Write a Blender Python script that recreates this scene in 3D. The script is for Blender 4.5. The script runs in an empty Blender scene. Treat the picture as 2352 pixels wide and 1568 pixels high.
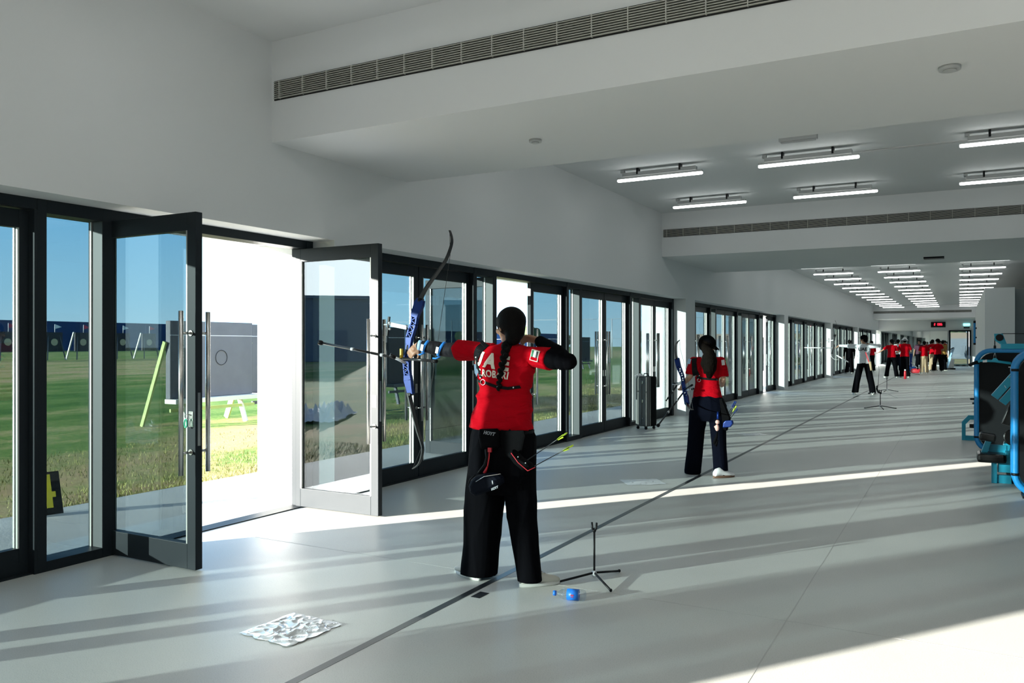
import bpy, bmesh, math, random
from mathutils import Vector, Matrix, noise
from mathutils.bvhtree import BVHTree
random.seed(7)
R = math.radians
SC = bpy.context.scene
COL = SC.collection

# ---------------------------------------------------------------- camera
EYE = 1.45
YAW = R(28.8)
cam_data = bpy.data.cameras.new('camera')
cam_data.sensor_width = 36.0
cam_data.lens = 1870.0 / 2352.0 * 36.0
cam_data.shift_y = 6.0 / 2352.0
cam_data.clip_end = 2000
cam = bpy.data.objects.new('camera', cam_data)
COL.objects.link(cam)
cam.location = (0, 0, EYE)
cam.rotation_euler = (R(90), 0, YAW)
SC.camera = cam

# ---------------------------------------------------------------- view, world, sun
SC.view_settings.view_transform = 'Standard'
SC.view_settings.look = 'None'
SC.view_settings.gamma = 1.0
SC.view_settings.use_curve_mapping = False
SC.view_settings.exposure = 0.38
SUN_AZ = R(216.0)
SUN_EL = R(8.6)
SUN_DIR = Vector((math.sin(SUN_AZ) * math.cos(SUN_EL), math.cos(SUN_AZ) * math.cos(SUN_EL), math.sin(SUN_EL)))
sun_data = bpy.data.lights.new('sun', 'SUN')
sun_data.energy = 32.0
sun_data.angle = R(0.55)
sun_data.color = (1.0, 0.95, 0.86)
sun = bpy.data.objects.new('sun', sun_data)
COL.objects.link(sun)
sun.rotation_euler = SUN_DIR.to_track_quat('Z', 'Y').to_euler()
sun.location = (-30, -40, 20)

world = bpy.data.worlds.new('sky')
SC.world = world
world.use_nodes = True
nt = world.node_tree
bg = nt.nodes['Background']
geo = nt.nodes.new('ShaderNodeTexCoord')
sep = nt.nodes.new('ShaderNodeSeparateXYZ')
nt.links.new(geo.outputs['Generated'], sep.inputs[0])
ramp = nt.nodes.new('ShaderNodeValToRGB')
ramp.color_ramp.elements[0].position = 0.0
ramp.color_ramp.elements[0].color = (0.62, 0.86, 1.0, 1)
ramp.color_ramp.elements[1].position = 1.0
ramp.color_ramp.elements[1].color = (0.10, 0.20, 0.42, 1)
for p, c in ((0.05, (0.46, 0.78, 1.0)), (0.14, (0.30, 0.66, 1.0)), (0.32, (0.20, 0.46, 0.80))):
    e = ramp.color_ramp.elements.new(p)
    e.color = (*c, 1)
nt.links.new(sep.outputs['Z'], ramp.inputs[0])
dot = nt.nodes.new('ShaderNodeVectorMath'); dot.operation = 'DOT_PRODUCT'
dot.inputs[1].default_value = SUN_DIR
nt.links.new(geo.outputs['Generated'], dot.inputs[0])
mx = nt.nodes.new('ShaderNodeMath'); mx.operation = 'MAXIMUM'; mx.inputs[1].default_value = 0
nt.links.new(dot.outputs['Value'], mx.inputs[0])
pw = nt.nodes.new('ShaderNodeMath'); pw.operation = 'POWER'; pw.inputs[1].default_value = 14
nt.links.new(mx.outputs[0], pw.inputs[0])
glow = nt.nodes.new('ShaderNodeMix'); glow.data_type = 'RGBA'; glow.blend_type = 'ADD'
glow.inputs[0].default_value = 1.0
gl = nt.nodes.new('ShaderNodeVectorMath'); gl.operation = 'SCALE'
gl.inputs[0].default_value = (2.6, 2.5, 2.2)
nt.links.new(pw.outputs[0], gl.inputs['Scale'])
nt.links.new(ramp.outputs[0], glow.inputs[6])
nt.links.new(gl.outputs[0], glow.inputs[7])
nt.links.new(glow.outputs[2], bg.inputs[0])
bg.inputs[1].default_value = 2.75

# ---------------------------------------------------------------- helpers
def tag(o, label=None, cat=None, group=None, kind=None):
    if label: o['label'] = label
    if cat: o['category'] = cat
    if group: o['group'] = group
    if kind: o['kind'] = kind
    return o

def empty(name, loc=(0, 0, 0), rz=0.0, **k):
    o = bpy.data.objects.new(name, None)
    o.location = loc
    o.rotation_euler = (0, 0, rz)
    o.empty_display_size = 0.1
    COL.objects.link(o)
    return tag(o, **k)

class MB:
    """collects shapes into one mesh"""
    def __init__(s): s.v = []; s.f = []; s.m = []; s.sm = []
    def add(s, vs, fs, mi=0, smooth=False):
        n = len(s.v); s.v += [tuple(v) for v in vs]
        s.f += [tuple(i + n for i in f) for f in fs]
        s.m += [mi] * len(fs); s.sm += [smooth] * len(fs)
        return s
    def box(s, x0, x1, y0, y1, z0, z1, mi=0):
        vs = [(x, y, z) for z in (z0, z1) for y in (y0, y1) for x in (x0, x1)]
        return s.add(vs, [(0, 2, 3, 1), (4, 5, 7, 6), (0, 1, 5, 4), (2, 6, 7, 3), (0, 4, 6, 2), (1, 3, 7, 5)], mi)
    def bar(s, a, b, w, h, up=(0, 0, 1), mi=0, w2=None, h2=None):
        a, b, up = Vector(a), Vector(b), Vector(up)
        d = (b - a).normalized()
        r = d.cross(up)
        if r.length < 1e-4: r = d.cross(Vector((1, 0, 0)))
        r.normalize(); u = r.cross(d)
        w2 = w if w2 is None else w2; h2 = h if h2 is None else h2
        vs = []
        for p, ww, hh in ((a, w, h), (b, w2, h2)):
            for sx, sy in ((-1, -1), (1, -1), (1, 1), (-1, 1)):
                vs.append(p + r * sx * ww / 2 + u * sy * hh / 2)
        return s.add(vs, [(0, 1, 2, 3), (7, 6, 5, 4), (0, 4, 5, 1), (1, 5, 6, 2), (2, 6, 7, 3), (3, 7, 4, 0)], mi)
    def tube(s, pts, rad, n=10, mi=0, cap=True, closed=False):
        P = [Vector(p) for p in pts]
        rs = rad if isinstance(rad, (list, tuple)) else [rad] * len(P)
        rings = []; up = None
        for i, p in enumerate(P):
            if closed: d = P[(i + 1) % len(P)] - P[i - 1]
            else: d = P[min(i + 1, len(P) - 1)] - P[max(i - 1, 0)]
            if d.length < 1e-9: d = Vector((0, 0, 1))
            d.normalize()
            if up is None:
                up = d.orthogonal().normalized()
            else:
                up = (up - d * up.dot(d))
                up = up.normalized() if up.length > 1e-6 else d.orthogonal().normalized()
            q = d.cross(up)
            rings.append([p + (up * math.cos(t) + q * math.sin(t)) * rs[i] for t in [2 * math.pi * k / n for k in range(n)]])
        return s.loft(rings, mi, cap and not closed, closed)
    def loft(s, rings, mi=0, cap=True, closed=False, smooth=True):
        n = len(rings[0]); vs = [v for r in rings for v in r]; fs = []
        m = len(rings)
        for i in range(m if closed else m - 1):
            j = (i + 1) % m
            for k in range(n):
                fs.append((i * n + k, i * n + (k + 1) % n, j * n + (k + 1) % n, j * n + k))
        s.add(vs, fs, mi, smooth)
        if cap:
            b = len(s.v) - len(vs)
            s.f.append(tuple(b + k for k in reversed(range(n)))); s.m.append(mi); s.sm.append(False)
            s.f.append(tuple(b + (m - 1) * n + k for k in range(n))); s.m.append(mi); s.sm.append(False)
        return s
    def cyl(s, a, b, r, n=16, r2=None, mi=0):
        return s.tube([a, b], [r, r if r2 is None else r2], n, mi)
    def ball(s, c, r, n=12, m=8, mi=0, sc=(1, 1, 1), rot=None):
        c = Vector(c); rings = []
        for i in range(1, m):
            t = math.pi * i / m
            ring = [Vector((math.sin(t) * math.cos(2 * math.pi * k / n) * sc[0], math.sin(t) * math.sin(2 * math.pi * k / n) * sc[1], math.cos(t) * sc[2])) * r for k in range(n)]
            if rot: ring = [rot @ v for v in ring]
            rings.append([c + v for v in ring])
        rings.reverse()
        top = Vector((0, 0, sc[2] * r)); bot = Vector((0, 0, -sc[2] * r))
        if rot: top = rot @ top; bot = rot @ bot
        b = len(s.v)
        s.loft(rings, mi, cap=False)
        s.v += [tuple(c + bot), tuple(c + top)]
        ib = len(s.v) - 2; it = ib + 1
        for k in range(n):
            s.f.append((ib, b + (k + 1) % n, b + k)); s.m.append(mi); s.sm.append(True)
            e = b + (m - 2) * n
            s.f.append((it, e + k, e + (k + 1) % n)); s.m.append(mi); s.sm.append(True)
        return s
    def prism(s, poly, axis, d0, d1, mi=0, smooth=False):
        """poly: 2D outline; axis 'x','y','z' is the direction of extrusion"""
        def mk(p, d):
            return {'x': (d, p[0], p[1]), 'y': (p[0], d, p[1]), 'z': (p[0], p[1], d)}[axis]
        n = len(poly)
        vs = [mk(p, d0) for p in poly] + [mk(p, d1) for p in poly]
        fs = [tuple(reversed(range(n))), tuple(range(n, 2 * n))] + [(k, (k + 1) % n, n + (k + 1) % n, n + k) for k in range(n)]
        return s.add(vs, fs, mi, smooth)
    def mesh(s, name, mats, bevel=0, recalc=True):
        me = bpy.data.meshes.new(name)
        me.from_pydata(s.v, [], s.f)
        mats = mats if isinstance(mats, (list, tuple)) else [mats]
        for m in mats: me.materials.append(m)
        me.polygons.foreach_set('material_index', s.m)
        me.polygons.foreach_set('use_smooth', s.sm)
        if recalc or bevel:
            bm = bmesh.new(); bm.from_mesh(me)
            bmesh.ops.recalc_face_normals(bm, faces=bm.faces)
            if bevel:
                ed = [e for e in bm.edges if len(e.link_faces) == 2 and e.calc_face_angle(0) > 0.6]
                bmesh.ops.bevel(bm, geom=ed, offset=bevel, segments=2, affect='EDGES', profile=0.6, clamp_overlap=True)
            bm.to_mesh(me); bm.free()
        return me
    def build(s, name, mats, parent=None, bevel=0, loc=None, **k):
        o = bpy.data.objects.new(name, s.mesh(name, mats, bevel))
        COL.objects.link(o)
        if parent: o.parent = parent
        if loc: o.location = loc
        return tag(o, **k)

def link(name, me, parent=None, loc=(0, 0, 0), rot=(0, 0, 0), **k):
    o = bpy.data.objects.new(name, me)
    COL.objects.link(o)
    o.location = loc; o.rotation_euler = rot
    if parent: o.parent = parent
    return tag(o, **k)

def copy_tree(o, parent=None, **k):
    c = o.copy(); COL.objects.link(c)
    c.parent = parent
    for ch in list(o.children):
        copy_tree(ch, c)
    return tag(c, **k)

# ---------------------------------------------------------------- materials
def mat(name, col, rough=0.5, metal=0.0, spec=0.5, emit=None, estr=0.0, bump=None, bscale=50, var=0.0, vscale=5, coat=0.0, alpha=None, sheen=0.0):
    m = bpy.data.materials.new(name)
    m.use_nodes = True
    n = m.node_tree.nodes; l = m.node_tree.links
    b = n['Principled BSDF']
    b.inputs['Base Color'].default_value = (*col, 1)
    b.inputs['Roughness'].default_value = rough
    b.inputs['Metallic'].default_value = metal
    b.inputs['Specular IOR Level'].default_value = spec
    if coat: b.inputs['Coat Weight'].default_value = coat
    if sheen:
        b.inputs['Sheen Weight'].default_value = sheen
    if emit:
        b.inputs['Emission Color'].default_value = (*emit, 1)
        b.inputs['Emission Strength'].default_value = estr
    tc = n.new('ShaderNodeTexCoord')
    if var:
        nz = n.new('ShaderNodeTexNoise'); nz.inputs['Scale'].default_value = vscale; nz.inputs['Detail'].default_value = 4
        l.new(tc.outputs['Object'], nz.inputs['Vector'])
        mr = n.new('ShaderNodeMapRange'); mr.inputs['From Min'].default_value = 0.3; mr.inputs['From Max'].default_value = 0.7
        mr.inputs['To Min'].default_value = 1 - var; mr.inputs['To Max'].default_value = 1 + var
        l.new(nz.outputs['Fac'], mr.inputs['Value'])
        mm = n.new('ShaderNodeVectorMath'); mm.operation = 'SCALE'
        mm.inputs[0].default_value = col
        l.new(mr.outputs[0], mm.inputs['Scale'])
        l.new(mm.outputs[0], b.inputs['Base Color'])
    if bump:
        nb = n.new('ShaderNodeTexNoise'); nb.inputs['Scale'].default_value = bscale; nb.inputs['Detail'].default_value = 5
        l.new(tc.outputs['Object'], nb.inputs['Vector'])
        bp = n.new('ShaderNodeBump'); bp.inputs['Strength'].default_value = bump; bp.inputs['Distance'].default_value = 0.01
        l.new(nb.outputs['Fac'], bp.inputs['Height'])
        l.new(bp.outputs[0], b.inputs['Normal'])
    return m

def floor_material():
    m = mat('sealed_floor', (0.58, 0.58, 0.55), 0.5, spec=0.38)
    n = m.node_tree.nodes; l = m.node_tree.links; b = n['Principled BSDF']
    tc = n.new('ShaderNodeTexCoord')
    big = n.new('ShaderNodeTexNoise'); big.inputs['Scale'].default_value = 0.7; big.inputs['Detail'].default_value = 6
    fine = n.new('ShaderNodeTexNoise'); fine.inputs['Scale'].default_value = 160; fine.inputs['Detail'].default_value = 2
    l.new(tc.outputs['Object'], big.inputs['Vector']); l.new(tc.outputs['Object'], fine.inputs['Vector'])
    r = n.new('ShaderNodeValToRGB')
    r.color_ramp.elements[0].position = 0.3; r.color_ramp.elements[0].color = (0.50, 0.51, 0.48, 1)
    r.color_ramp.elements[1].position = 0.7; r.color_ramp.elements[1].color = (0.57, 0.57, 0.54, 1)
    l.new(big.outputs['Fac'], r.inputs[0])
    sp = n.new('ShaderNodeValToRGB')
    sp.color_ramp.elements[0].position = 0.33; sp.color_ramp.elements[0].color = (0.86, 0.86, 0.86, 1)
    sp.color_ramp.elements[1].position = 0.48; sp.color_ramp.elements[1].color = (1, 1, 1, 1)
    l.new(fine.outputs['Fac'], sp.inputs[0])
    mu = n.new('ShaderNodeMix'); mu.data_type = 'RGBA'; mu.blend_type = 'MULTIPLY'; mu.inputs[0].default_value = 1
    l.new(r.outputs[0], mu.inputs[6]); l.new(sp.outputs[0], mu.inputs[7])
    l.new(mu.outputs[2], b.inputs['Base Color'])
    rr = n.new('ShaderNodeMapRange'); rr.inputs['To Min'].default_value = 0.36; rr.inputs['To Max'].default_value = 0.50
    l.new(big.outputs['Fac'], rr.inputs['Value']); l.new(rr.outputs[0], b.inputs['Roughness'])
    bp = n.new('ShaderNodeBump'); bp.inputs['Strength'].default_value = 0.12; bp.inputs['Distance'].default_value = 0.003
    l.new(fine.outputs['Fac'], bp.inputs['Height']); l.new(bp.outputs[0], b.inputs['Normal'])
    return m

def glass_material(name, tint, refl=0.03):
    m = bpy.data.materials.new(name); m.use_nodes = True
    n = m.node_tree.nodes; l = m.node_tree.links
    n.remove(n['Principled BSDF']); out = n['Material Output']
    t = n.new('ShaderNodeBsdfTransparent')
    t.inputs[0].default_value = (*[c ** 0.5 for c in tint], 1)     # a pane has two faces
    g = n.new('ShaderNodeBsdfGlossy'); g.inputs['Roughness'].default_value = 0.0
    g.inputs[0].default_value = (0.9, 0.95, 1, 1)
    fr = n.new('ShaderNodeFresnel'); fr.inputs['IOR'].default_value = 1.5
    gg = n.new('ShaderNodeNewGeometry')                            # same reflectance on the way in and out of the pane
    io = n.new('ShaderNodeMapRange'); io.inputs['To Min'].default_value = 1.5; io.inputs['To Max'].default_value = 1 / 1.5
    l.new(gg.outputs['Backfacing'], io.inputs['Value']); l.new(io.outputs[0], fr.inputs['IOR'])
    ad = n.new('ShaderNodeMath'); ad.operation = 'ADD'; ad.inputs[1].default_value = refl; ad.use_clamp = True
    l.new(fr.outputs[0], ad.inputs[0])
    mix = n.new('ShaderNodeMixShader')
    l.new(ad.outputs[0], mix.inputs[0]); l.new(t.outputs[0], mix.inputs[1]); l.new(g.outputs[0], mix.inputs[2])
    l.new(mix.outputs[0], out.inputs['Surface'])
    return m

def grass_material():
    m = mat('lawn', (0.2, 0.3, 0.1), 0.9, spec=0.1)
    n = m.node_tree.nodes; l = m.node_tree.links; b = n['Principled BSDF']
    tc = n.new('ShaderNodeTexCoord')
    mp = n.new('ShaderNodeMapping'); mp.inputs['Scale'].default_value = (1.0, 0.35, 1)
    l.new(tc.outputs['Object'], mp.inputs[0])
    big = n.new('ShaderNodeTexNoise'); big.inputs['Scale'].default_value = 0.5; big.inputs['Detail'].default_value = 7; big.inputs['Roughness'].default_value = 0.62
    l.new(mp.outputs[0], big.inputs['Vector'])
    sx = n.new('ShaderNodeSeparateXYZ'); l.new(tc.outputs['Object'], sx.inputs[0])
    # the lawn is dry along the hall, green further out and dry again at mid field
    br = n.new('ShaderNodeMapRange'); br.inputs['From Min'].default_value = -80; br.inputs['From Max'].default_value = 0
    l.new(sx.outputs['X'], br.inputs['Value'])
    band = n.new('ShaderNodeValToRGB'); cr = band.color_ramp
    cr.elements[0].position = 0.0; cr.elements[0].color = (0.42, 0.42, 0.42, 1)
    cr.elements[1].position = 1.0; cr.elements[1].color = (0.78, 0.78, 0.78, 1)
    for p, c in ((0.25, 0.66), (0.55, 0.66), (0.66, 0.30), (0.82, 0.30), (0.87, 0.60), (0.92, 0.68)):
        e = cr.elements.new(p); e.color = (c, c, c, 1)
    l.new(br.outputs[0], band.inputs[0])
    sm = n.new('ShaderNodeMath'); sm.operation = 'ADD'
    bc = n.new('ShaderNodeMapRange'); bc.inputs['From Min'].default_value = 0.34; bc.inputs['From Max'].default_value = 0.66; bc.inputs['To Min'].default_value = 0.18; bc.inputs['To Max'].default_value = 0.86
    l.new(big.outputs['Fac'], bc.inputs['Value'])
    l.new(bc.outputs[0], sm.inputs[0]); l.new(band.outputs[0], sm.inputs[1])
    dv = n.new('ShaderNodeMath'); dv.operation = 'MULTIPLY'; dv.inputs[1].default_value = 0.5
    l.new(sm.outputs[0], dv.inputs[0])
    fine = n.new('ShaderNodeTexNoise'); fine.inputs['Scale'].default_value = 9; fine.inputs['Detail'].default_value = 8; fine.inputs['Roughness'].default_value = 0.75
    l.new(tc.outputs['Object'], fine.inputs['Vector'])
    mv = n.new('ShaderNodeMath'); mv.operation = 'MULTIPLY_ADD'; mv.inputs[1].default_value = 0.5; 
    l.new(fine.outputs['Fac'], mv.inputs[0]); l.new(dv.outputs[0], mv.inputs[2])
    sb = n.new('ShaderNodeMath'); sb.operation = 'SUBTRACT'; sb.inputs[1].default_value = 0.25; l.new(mv.outputs[0], sb.inputs[0])
    cr2 = n.new('ShaderNodeValToRGB'); c2 = cr2.color_ramp
    c2.elements[0].position = 0.30; c2.elements[0].color = (0.10, 0.20, 0.04, 1)
    c2.elements[1].position = 0.72; c2.elements[1].color = (0.56, 0.38, 0.20, 1)
    e = c2.elements.new(0.46); e.color = (0.20, 0.29, 0.07, 1)
    e = c2.elements.new(0.58); e.color = (0.46, 0.39, 0.16, 1)
    l.new(sb.outputs[0], cr2.inputs[0]); l.new(cr2.outputs[0], b.inputs['Base Color'])
    bp = n.new('ShaderNodeBump'); bp.inputs['Strength'].default_value = 0.9; bp.inputs['Distance'].default_value = 0.05
    l.new(fine.outputs['Fac'], bp.inputs['Height']); l.new(bp.outputs[0], b.inputs['Normal'])
    return m

M = {}
M['paint'] = mat('white_paint', (0.66, 0.67, 0.67), 0.75, spec=0.25, bump=0.05, bscale=220)
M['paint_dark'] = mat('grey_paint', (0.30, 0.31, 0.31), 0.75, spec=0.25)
M['floor'] = floor_material()
M['concrete'] = mat('concrete', (0.50, 0.49, 0.46), 0.85, spec=0.2, bump=0.3, bscale=60, var=0.08, vscale=1.2)
M['frame'] = mat('dark_aluminium', (0.016, 0.021, 0.025), 0.45, spec=0.15)
M['sunlit_reveal'] = mat('sunlit_grey_aluminium', (0.035, 0.043, 0.045), 0.5)  # frame side faces coloured lighter to carry the sunlight on them
M['sunlit_bead'] = mat('sunlit_bright_aluminium', (0.50, 0.50, 0.46), 0.35, metal=0.5)  # bright colour paints the sun on the glazing rebate edges
M['steel'] = mat('brushed_steel', (0.62, 0.60, 0.57), 0.22, metal=1.0)
M['glass'] = glass_material('tinted_glass', (0.155, 0.20, 0.207))
M['black'] = mat('black_plastic', (0.005, 0.005, 0.006), 0.45, spec=0.2)
M['lawn'] = grass_material()
M['lamp'] = mat('lit_diffuser', (0.9, 0.9, 0.9), 0.5, emit=(0.97, 1.0, 0.98), estr=9.5)
M['lamp_body'] = mat('grey_lamp_housing', (0.42, 0.43, 0.43), 0.5)
M['grille'] = mat('grille_metal', (0.42, 0.42, 0.38), 0.5)
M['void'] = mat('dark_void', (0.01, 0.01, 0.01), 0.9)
M['red_flag'] = mat('red_flag', (0.6, 0.03, 0.08), 0.7)
M['fence'] = mat('blue_hoarding', (0.012, 0.05, 0.16), 0.7, var=0.15, vscale=0.4)

# ---------------------------------------------------------------- the hall shell
XW = -4.85     # inner face of the glazed wall
XF = -5.10     # inner face of the frames
XO = -5.79     # outer face of the wall
XR = 9.0
YB, YE = -13.0, 60.8
HD, HC, HB = 2.37, 3.88, 3.07
BAY = 10.56
# floor slab
MB().box(XO, XR, YB, YE, -0.3, 0.0).build('floor', M['floor'], label='pale grey speckled hall floor striped by low sunlight', cat='floor', kind='structure')
MB().box(XO - 0.05, XR + 0.3, YB - 0.3, YE + 0.3, HC, HC + 0.3).build('ceiling', M['paint'], label='white plaster ceiling over the whole hall', cat='ceiling', kind='structure')
MB().box(XO, XW, YB, YE, HD, HC).build('wall_left', M['paint'], label='white wall band above the glazed doors', cat='wall', kind='structure')
piers = [5.56 + BAY * k for k in range(-1, 6)]
for i, y in enumerate(piers):
    lab = ['white pier behind the camera side doors', 'white pier hidden behind the right open glass leaf', 'white sunlit pier right behind the woman in the black cap',
           'white sunlit pier left of the archer in white', 'white pier directly behind the aiming archer in white', 'narrow white pier past the archer in white', 'last narrow white pier before the mirror wall'][i]
    MB().box(XO, XW, y, min(y + 0.65, YE), 0, HD).build('wall_left_pier', M['paint'], label=lab, cat='pier', kind='structure')
MB().box(XO, XR, YB - 0.3, YB, 0, HC).build('wall_back', M['paint'], label='white wall behind the viewpoint', cat='wall', kind='structure')
# far end wall with a mirror and a glazed door; right side volumes
MB().box(XO, XR, YE, YE + 0.3, 2.36, HC).box(0.62, XR, YE, YE + 0.3, 0, 2.36).box(XO, -0.62, YE, YE + 0.3, 0, 2.36).build('wall_back', M['paint'], label='white end wall above the mirror far down the hall', cat='wall', kind='structure')
M['mirror'] = mat('mirror_glass', (0.62, 0.66, 0.64), 0.02, metal=1.0)
mr = empty('wall_mirror', (-2.75, YE - 0.02, 0), label='large frameless wall mirror covering the far end wall beside the exit door', cat='mirror')
for k in range(4):
    MB().box(-2.06 + k * 1.03, -1.04 + k * 1.03, -0.008, 0.0, 0.06, 2.32).build('mirror_panel', M['mirror'], mr)
# right side: partial-height block and darker recess
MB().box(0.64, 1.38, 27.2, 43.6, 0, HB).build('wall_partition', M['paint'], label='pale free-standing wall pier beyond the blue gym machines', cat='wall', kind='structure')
MB().box(1.38, XR, 28.2, 43.6, 0, HB).build('wall_partition_recess', M['paint_dark'], label='darker grey wall set back right of the pale pier', cat='wall', kind='structure')
# beams under the ceiling
def beam(y0, y1, label):
    MB().box(XW, XR, y0, y1, HB, HC).build('ceiling_beam', M['paint'], label=label, cat='beam', kind='structure')
beam(4.81, 6.64, 'nearest deep white ceiling beam with the long slatted grille')
beam(14.6, 18.4, 'second wide white ceiling beam behind the first rows of lights')
beam(56.7, YE, 'farthest white ceiling beam above the mirror wall')
# right wall with high windows
rw = MB()
rw.box(XR, XR + 0.3, YB, YE, 0, 2.2).box(XR, XR + 0.3, YB, YE, 3.5, HC)
for k in range(13): rw.box(XR, XR + 0.3, YB + k * 6 - 0.2, YB + k * 6 + 0.2, 2.2, 3.5)
rw.build('wall_right', M['paint'], label='white right hand wall with a band of high windows', cat='wall', kind='structure')
hw = empty('window_30', (XR + 0.15, 0, 0), label='band of high windows along the right hand wall', cat='window', kind='structure')
for k in range(12):
    MB().box(-0.006, 0.006, YB + k * 6 + 0.2, YB + k * 6 + 5.8, 2.2, 3.5).build('glass_pane', M['glass'], hw)

# ---------------------------------------------------------------- glazed doors and sidelights
FD = 0.16      # frame depth
def leaf_meshes(L):
    f = MB(); t = 0.027; x0, x1, z0, z1 = 0.0, L, 0.008, 2.295
    f.box(x0, x0 + 0.058, -t, t, z0, z1); f.box(x1 - 0.078, x1, -t, t, z0, z1)
    f.box(x0 + 0.058, x1 - 0.078, -t, t, z0, 0.17); f.box(x0 + 0.058, x1 - 0.078, -t, t, 2.18, z1)
    frame = f.mesh('leaf_frame', M['frame'], bevel=0.003)
    g = MB().box(x0 + 0.055, x1 - 0.073, -0.006, 0.006, 0.165, 2.185).mesh('leaf_glass', M['glass'])
    b = MB()
    for s in (-1, 1):
        ya, yb = sorted((s * 0.0265, s * 0.007))
        b.box(x0 + 0.0582, x0 + 0.068, ya, yb, 0.17, 2.18); b.box(x1 - 0.088, x1 - 0.0782, ya, yb, 0.17, 2.18)
    sunlit_bead = b.mesh('sunlit_glazing_bead', M['sunlit_bead'])
    h = MB()
    hx = x1 - 0.04
    h.cyl((hx, 0.105, 0.62), (hx, 0.105, 1.66), 0.0155, 14)
    for z in (0.76, 1.52): h.cyl((hx, 0.027, z), (hx, 0.105, z), 0.009, 10); h.cyl((hx, 0.027, z), (hx, 0.034, z), 0.019, 12)
    hm = h.mesh('pull_handle', M['steel'])
    lk = MB().box(x1, x1 + 0.002, -0.011, 0.011, 0.80, 1.14).box(x1 - 0.058, x1 - 0.018, -0.031, 0.031, 0.92, 1.02).mesh('lock_plate', M['steel'])
    return frame, g, sunlit_bead, hm, lk
LMS = {False: leaf_meshes(1.032), True: leaf_meshes(0.925)}
def make_leaf(parent, x, y, rz, small):
    LM = LMS[small]
    o = link('door_leaf', LM[0], parent, (x, y, 0), (0, 0, rz))
    link('glass_pane', LM[1], o); link('sunlit_glazing_bead', LM[2], o)
    link('pull_handle', LM[3], o, label='brushed steel pull handle')
    link('pull_handle', LM[3], o, (0, 0, 0)).scale = (1, -1, 1)
    link('lock_plate', LM[4], o)
    return o
def door_frame_mesh(W):
    f = MB()
    f.box(-FD, 0, 0, 0.02, 0, 2.30); f.box(-FD, 0, W - 0.02, W, 0, 2.30)
    f.box(-FD, -0.005, 0, W, 2.30, 2.37); f.box(-FD, -0.02, 0.02, W - 0.02, -0.001, 0.0085)
    return f.mesh('door_frame', M['frame'], bevel=0.002)
DFM = {False: door_frame_mesh(2.12), True: door_frame_mesh(1.9)}
def side_meshes(post=0.06, width=0.52):
    f = MB()
    f.box(-FD, 0, 0, post, 0, 2.37); f.box(-FD, 0, width - 0.07, width, 0, 2.37)
    f.box(-FD, 0, post, width - 0.07, 2.285, 2.37); f.box(-FD, 0, post, width - 0.07, 0, 0.065)
    frame = f.mesh('window_frame', M['frame'], bevel=0.002)
    g = MB().box(-0.137, -0.125, post - 0.005, width - 0.065, 0.06, 2.29).mesh('side_glass', M['glass'])
    b = MB().box(-0.124, -0.111, width - 0.084, width - 0.0705, 0.066, 2.284).box(-0.124, -0.111, post + 0.0005, post + 0.012, 0.066, 2.284).mesh('sunlit_side_bead', M['sunlit_bead'])
    r = MB().box(-0.110, -0.004, width - 0.0745, width - 0.0701, 0.066, 2.284).mesh('sunlit_reveal_plate', M['sunlit_reveal'])
    return frame, g, b, r
SM = side_meshes()
end_post = MB().box(-FD, 0, 0, 0.08, 0, 2.37).mesh('end_post', M['frame'], bevel=0.002)
start_post = MB().box(-FD, 0, -0.015, 0.0, 0, 2.37).mesh('start_post', M['frame'])
OPEN = {(-1, 3): (0, 0), (-1, 0): (0, 180), (0, 1): (176, -90), (1, 3): (180, -90), (3, 0): (180, -90)}
BAYN = {-1: 'nearest', 0: 'second', 1: 'third', 2: 'fourth', 3: 'fifth', 4: 'farthest'}
ORD = ['first', 'second', 'third', 'fourth']
special = {(-1, 3): 'wide open glass double door, both leaves swung into the hall', (-1, 2): 'closed glass double door cut off at the left edge of the photo',
           (0, 0): 'closed glass double door directly behind the archer\'s bow', (0, 1): 'glass double door behind the archer\'s head, one leaf swung outside',
           (0, 2): 'closed glass double door just left of the black wheeled case', (0, 3): 'closed glass double door just right of the black wheeled case'}
wspecial = {(-1, 2): 'narrow fixed window beside the wide open door, number board behind it', (0, 0): 'narrow fixed window between the bow and the archer\'s head',
            (0, 1): 'narrow fixed window seen right of the archer\'s drawing elbow', (0, 2): 'narrow fixed window behind the black wheeled case'}
dn = wn = 0
for b in range(-1, 5):
    s0 = 6.22 + BAY * b
    for j in range(4):
        s = s0 + 2.64 * j
        dn += 1
        lab = special.get((b, j)) or 'dark framed glass double door, %s of four in the %s bay%s' % (ORD[j], BAYN[b], ', one leaf ajar outward' if (b, j) in OPEN else '')
        d = empty('door_%d' % dn, (XF, s, 0), label=lab, cat='door', kind='structure')
        small = j == 3
        W_ = 1.9 if small else 2.12
        link('door_frame', DFM[small], d)
        a1, a2 = OPEN.get((b, j), (90, -90))
        make_leaf(d, -0.09, 0.02, R(a1), small); make_leaf(d, -0.09, W_ - 0.02, R(a2), small)
        if j < 3:
            wn += 1
            lab = wspecial.get((b, j)) or 'narrow dark framed fixed window after the %s door of the %s bay' % (ORD[j], BAYN[b])
            w = empty('window_%d' % wn, (XF, s + 2.12, 0), label=lab, cat='window', kind='structure')
            link('window_frame', SM[0], w); link('glass_pane', SM[1], w); link('sunlit_glazing_bead', SM[2], w)
            link('sunlit_reveal_plate', SM[3], w, label='side face of the deep post, coloured lighter for the sun on it')
        else:
            link('end_post', end_post, d, (0, 1.9, 0))
        if j == 0: link('start_post', start_post, d)

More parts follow.
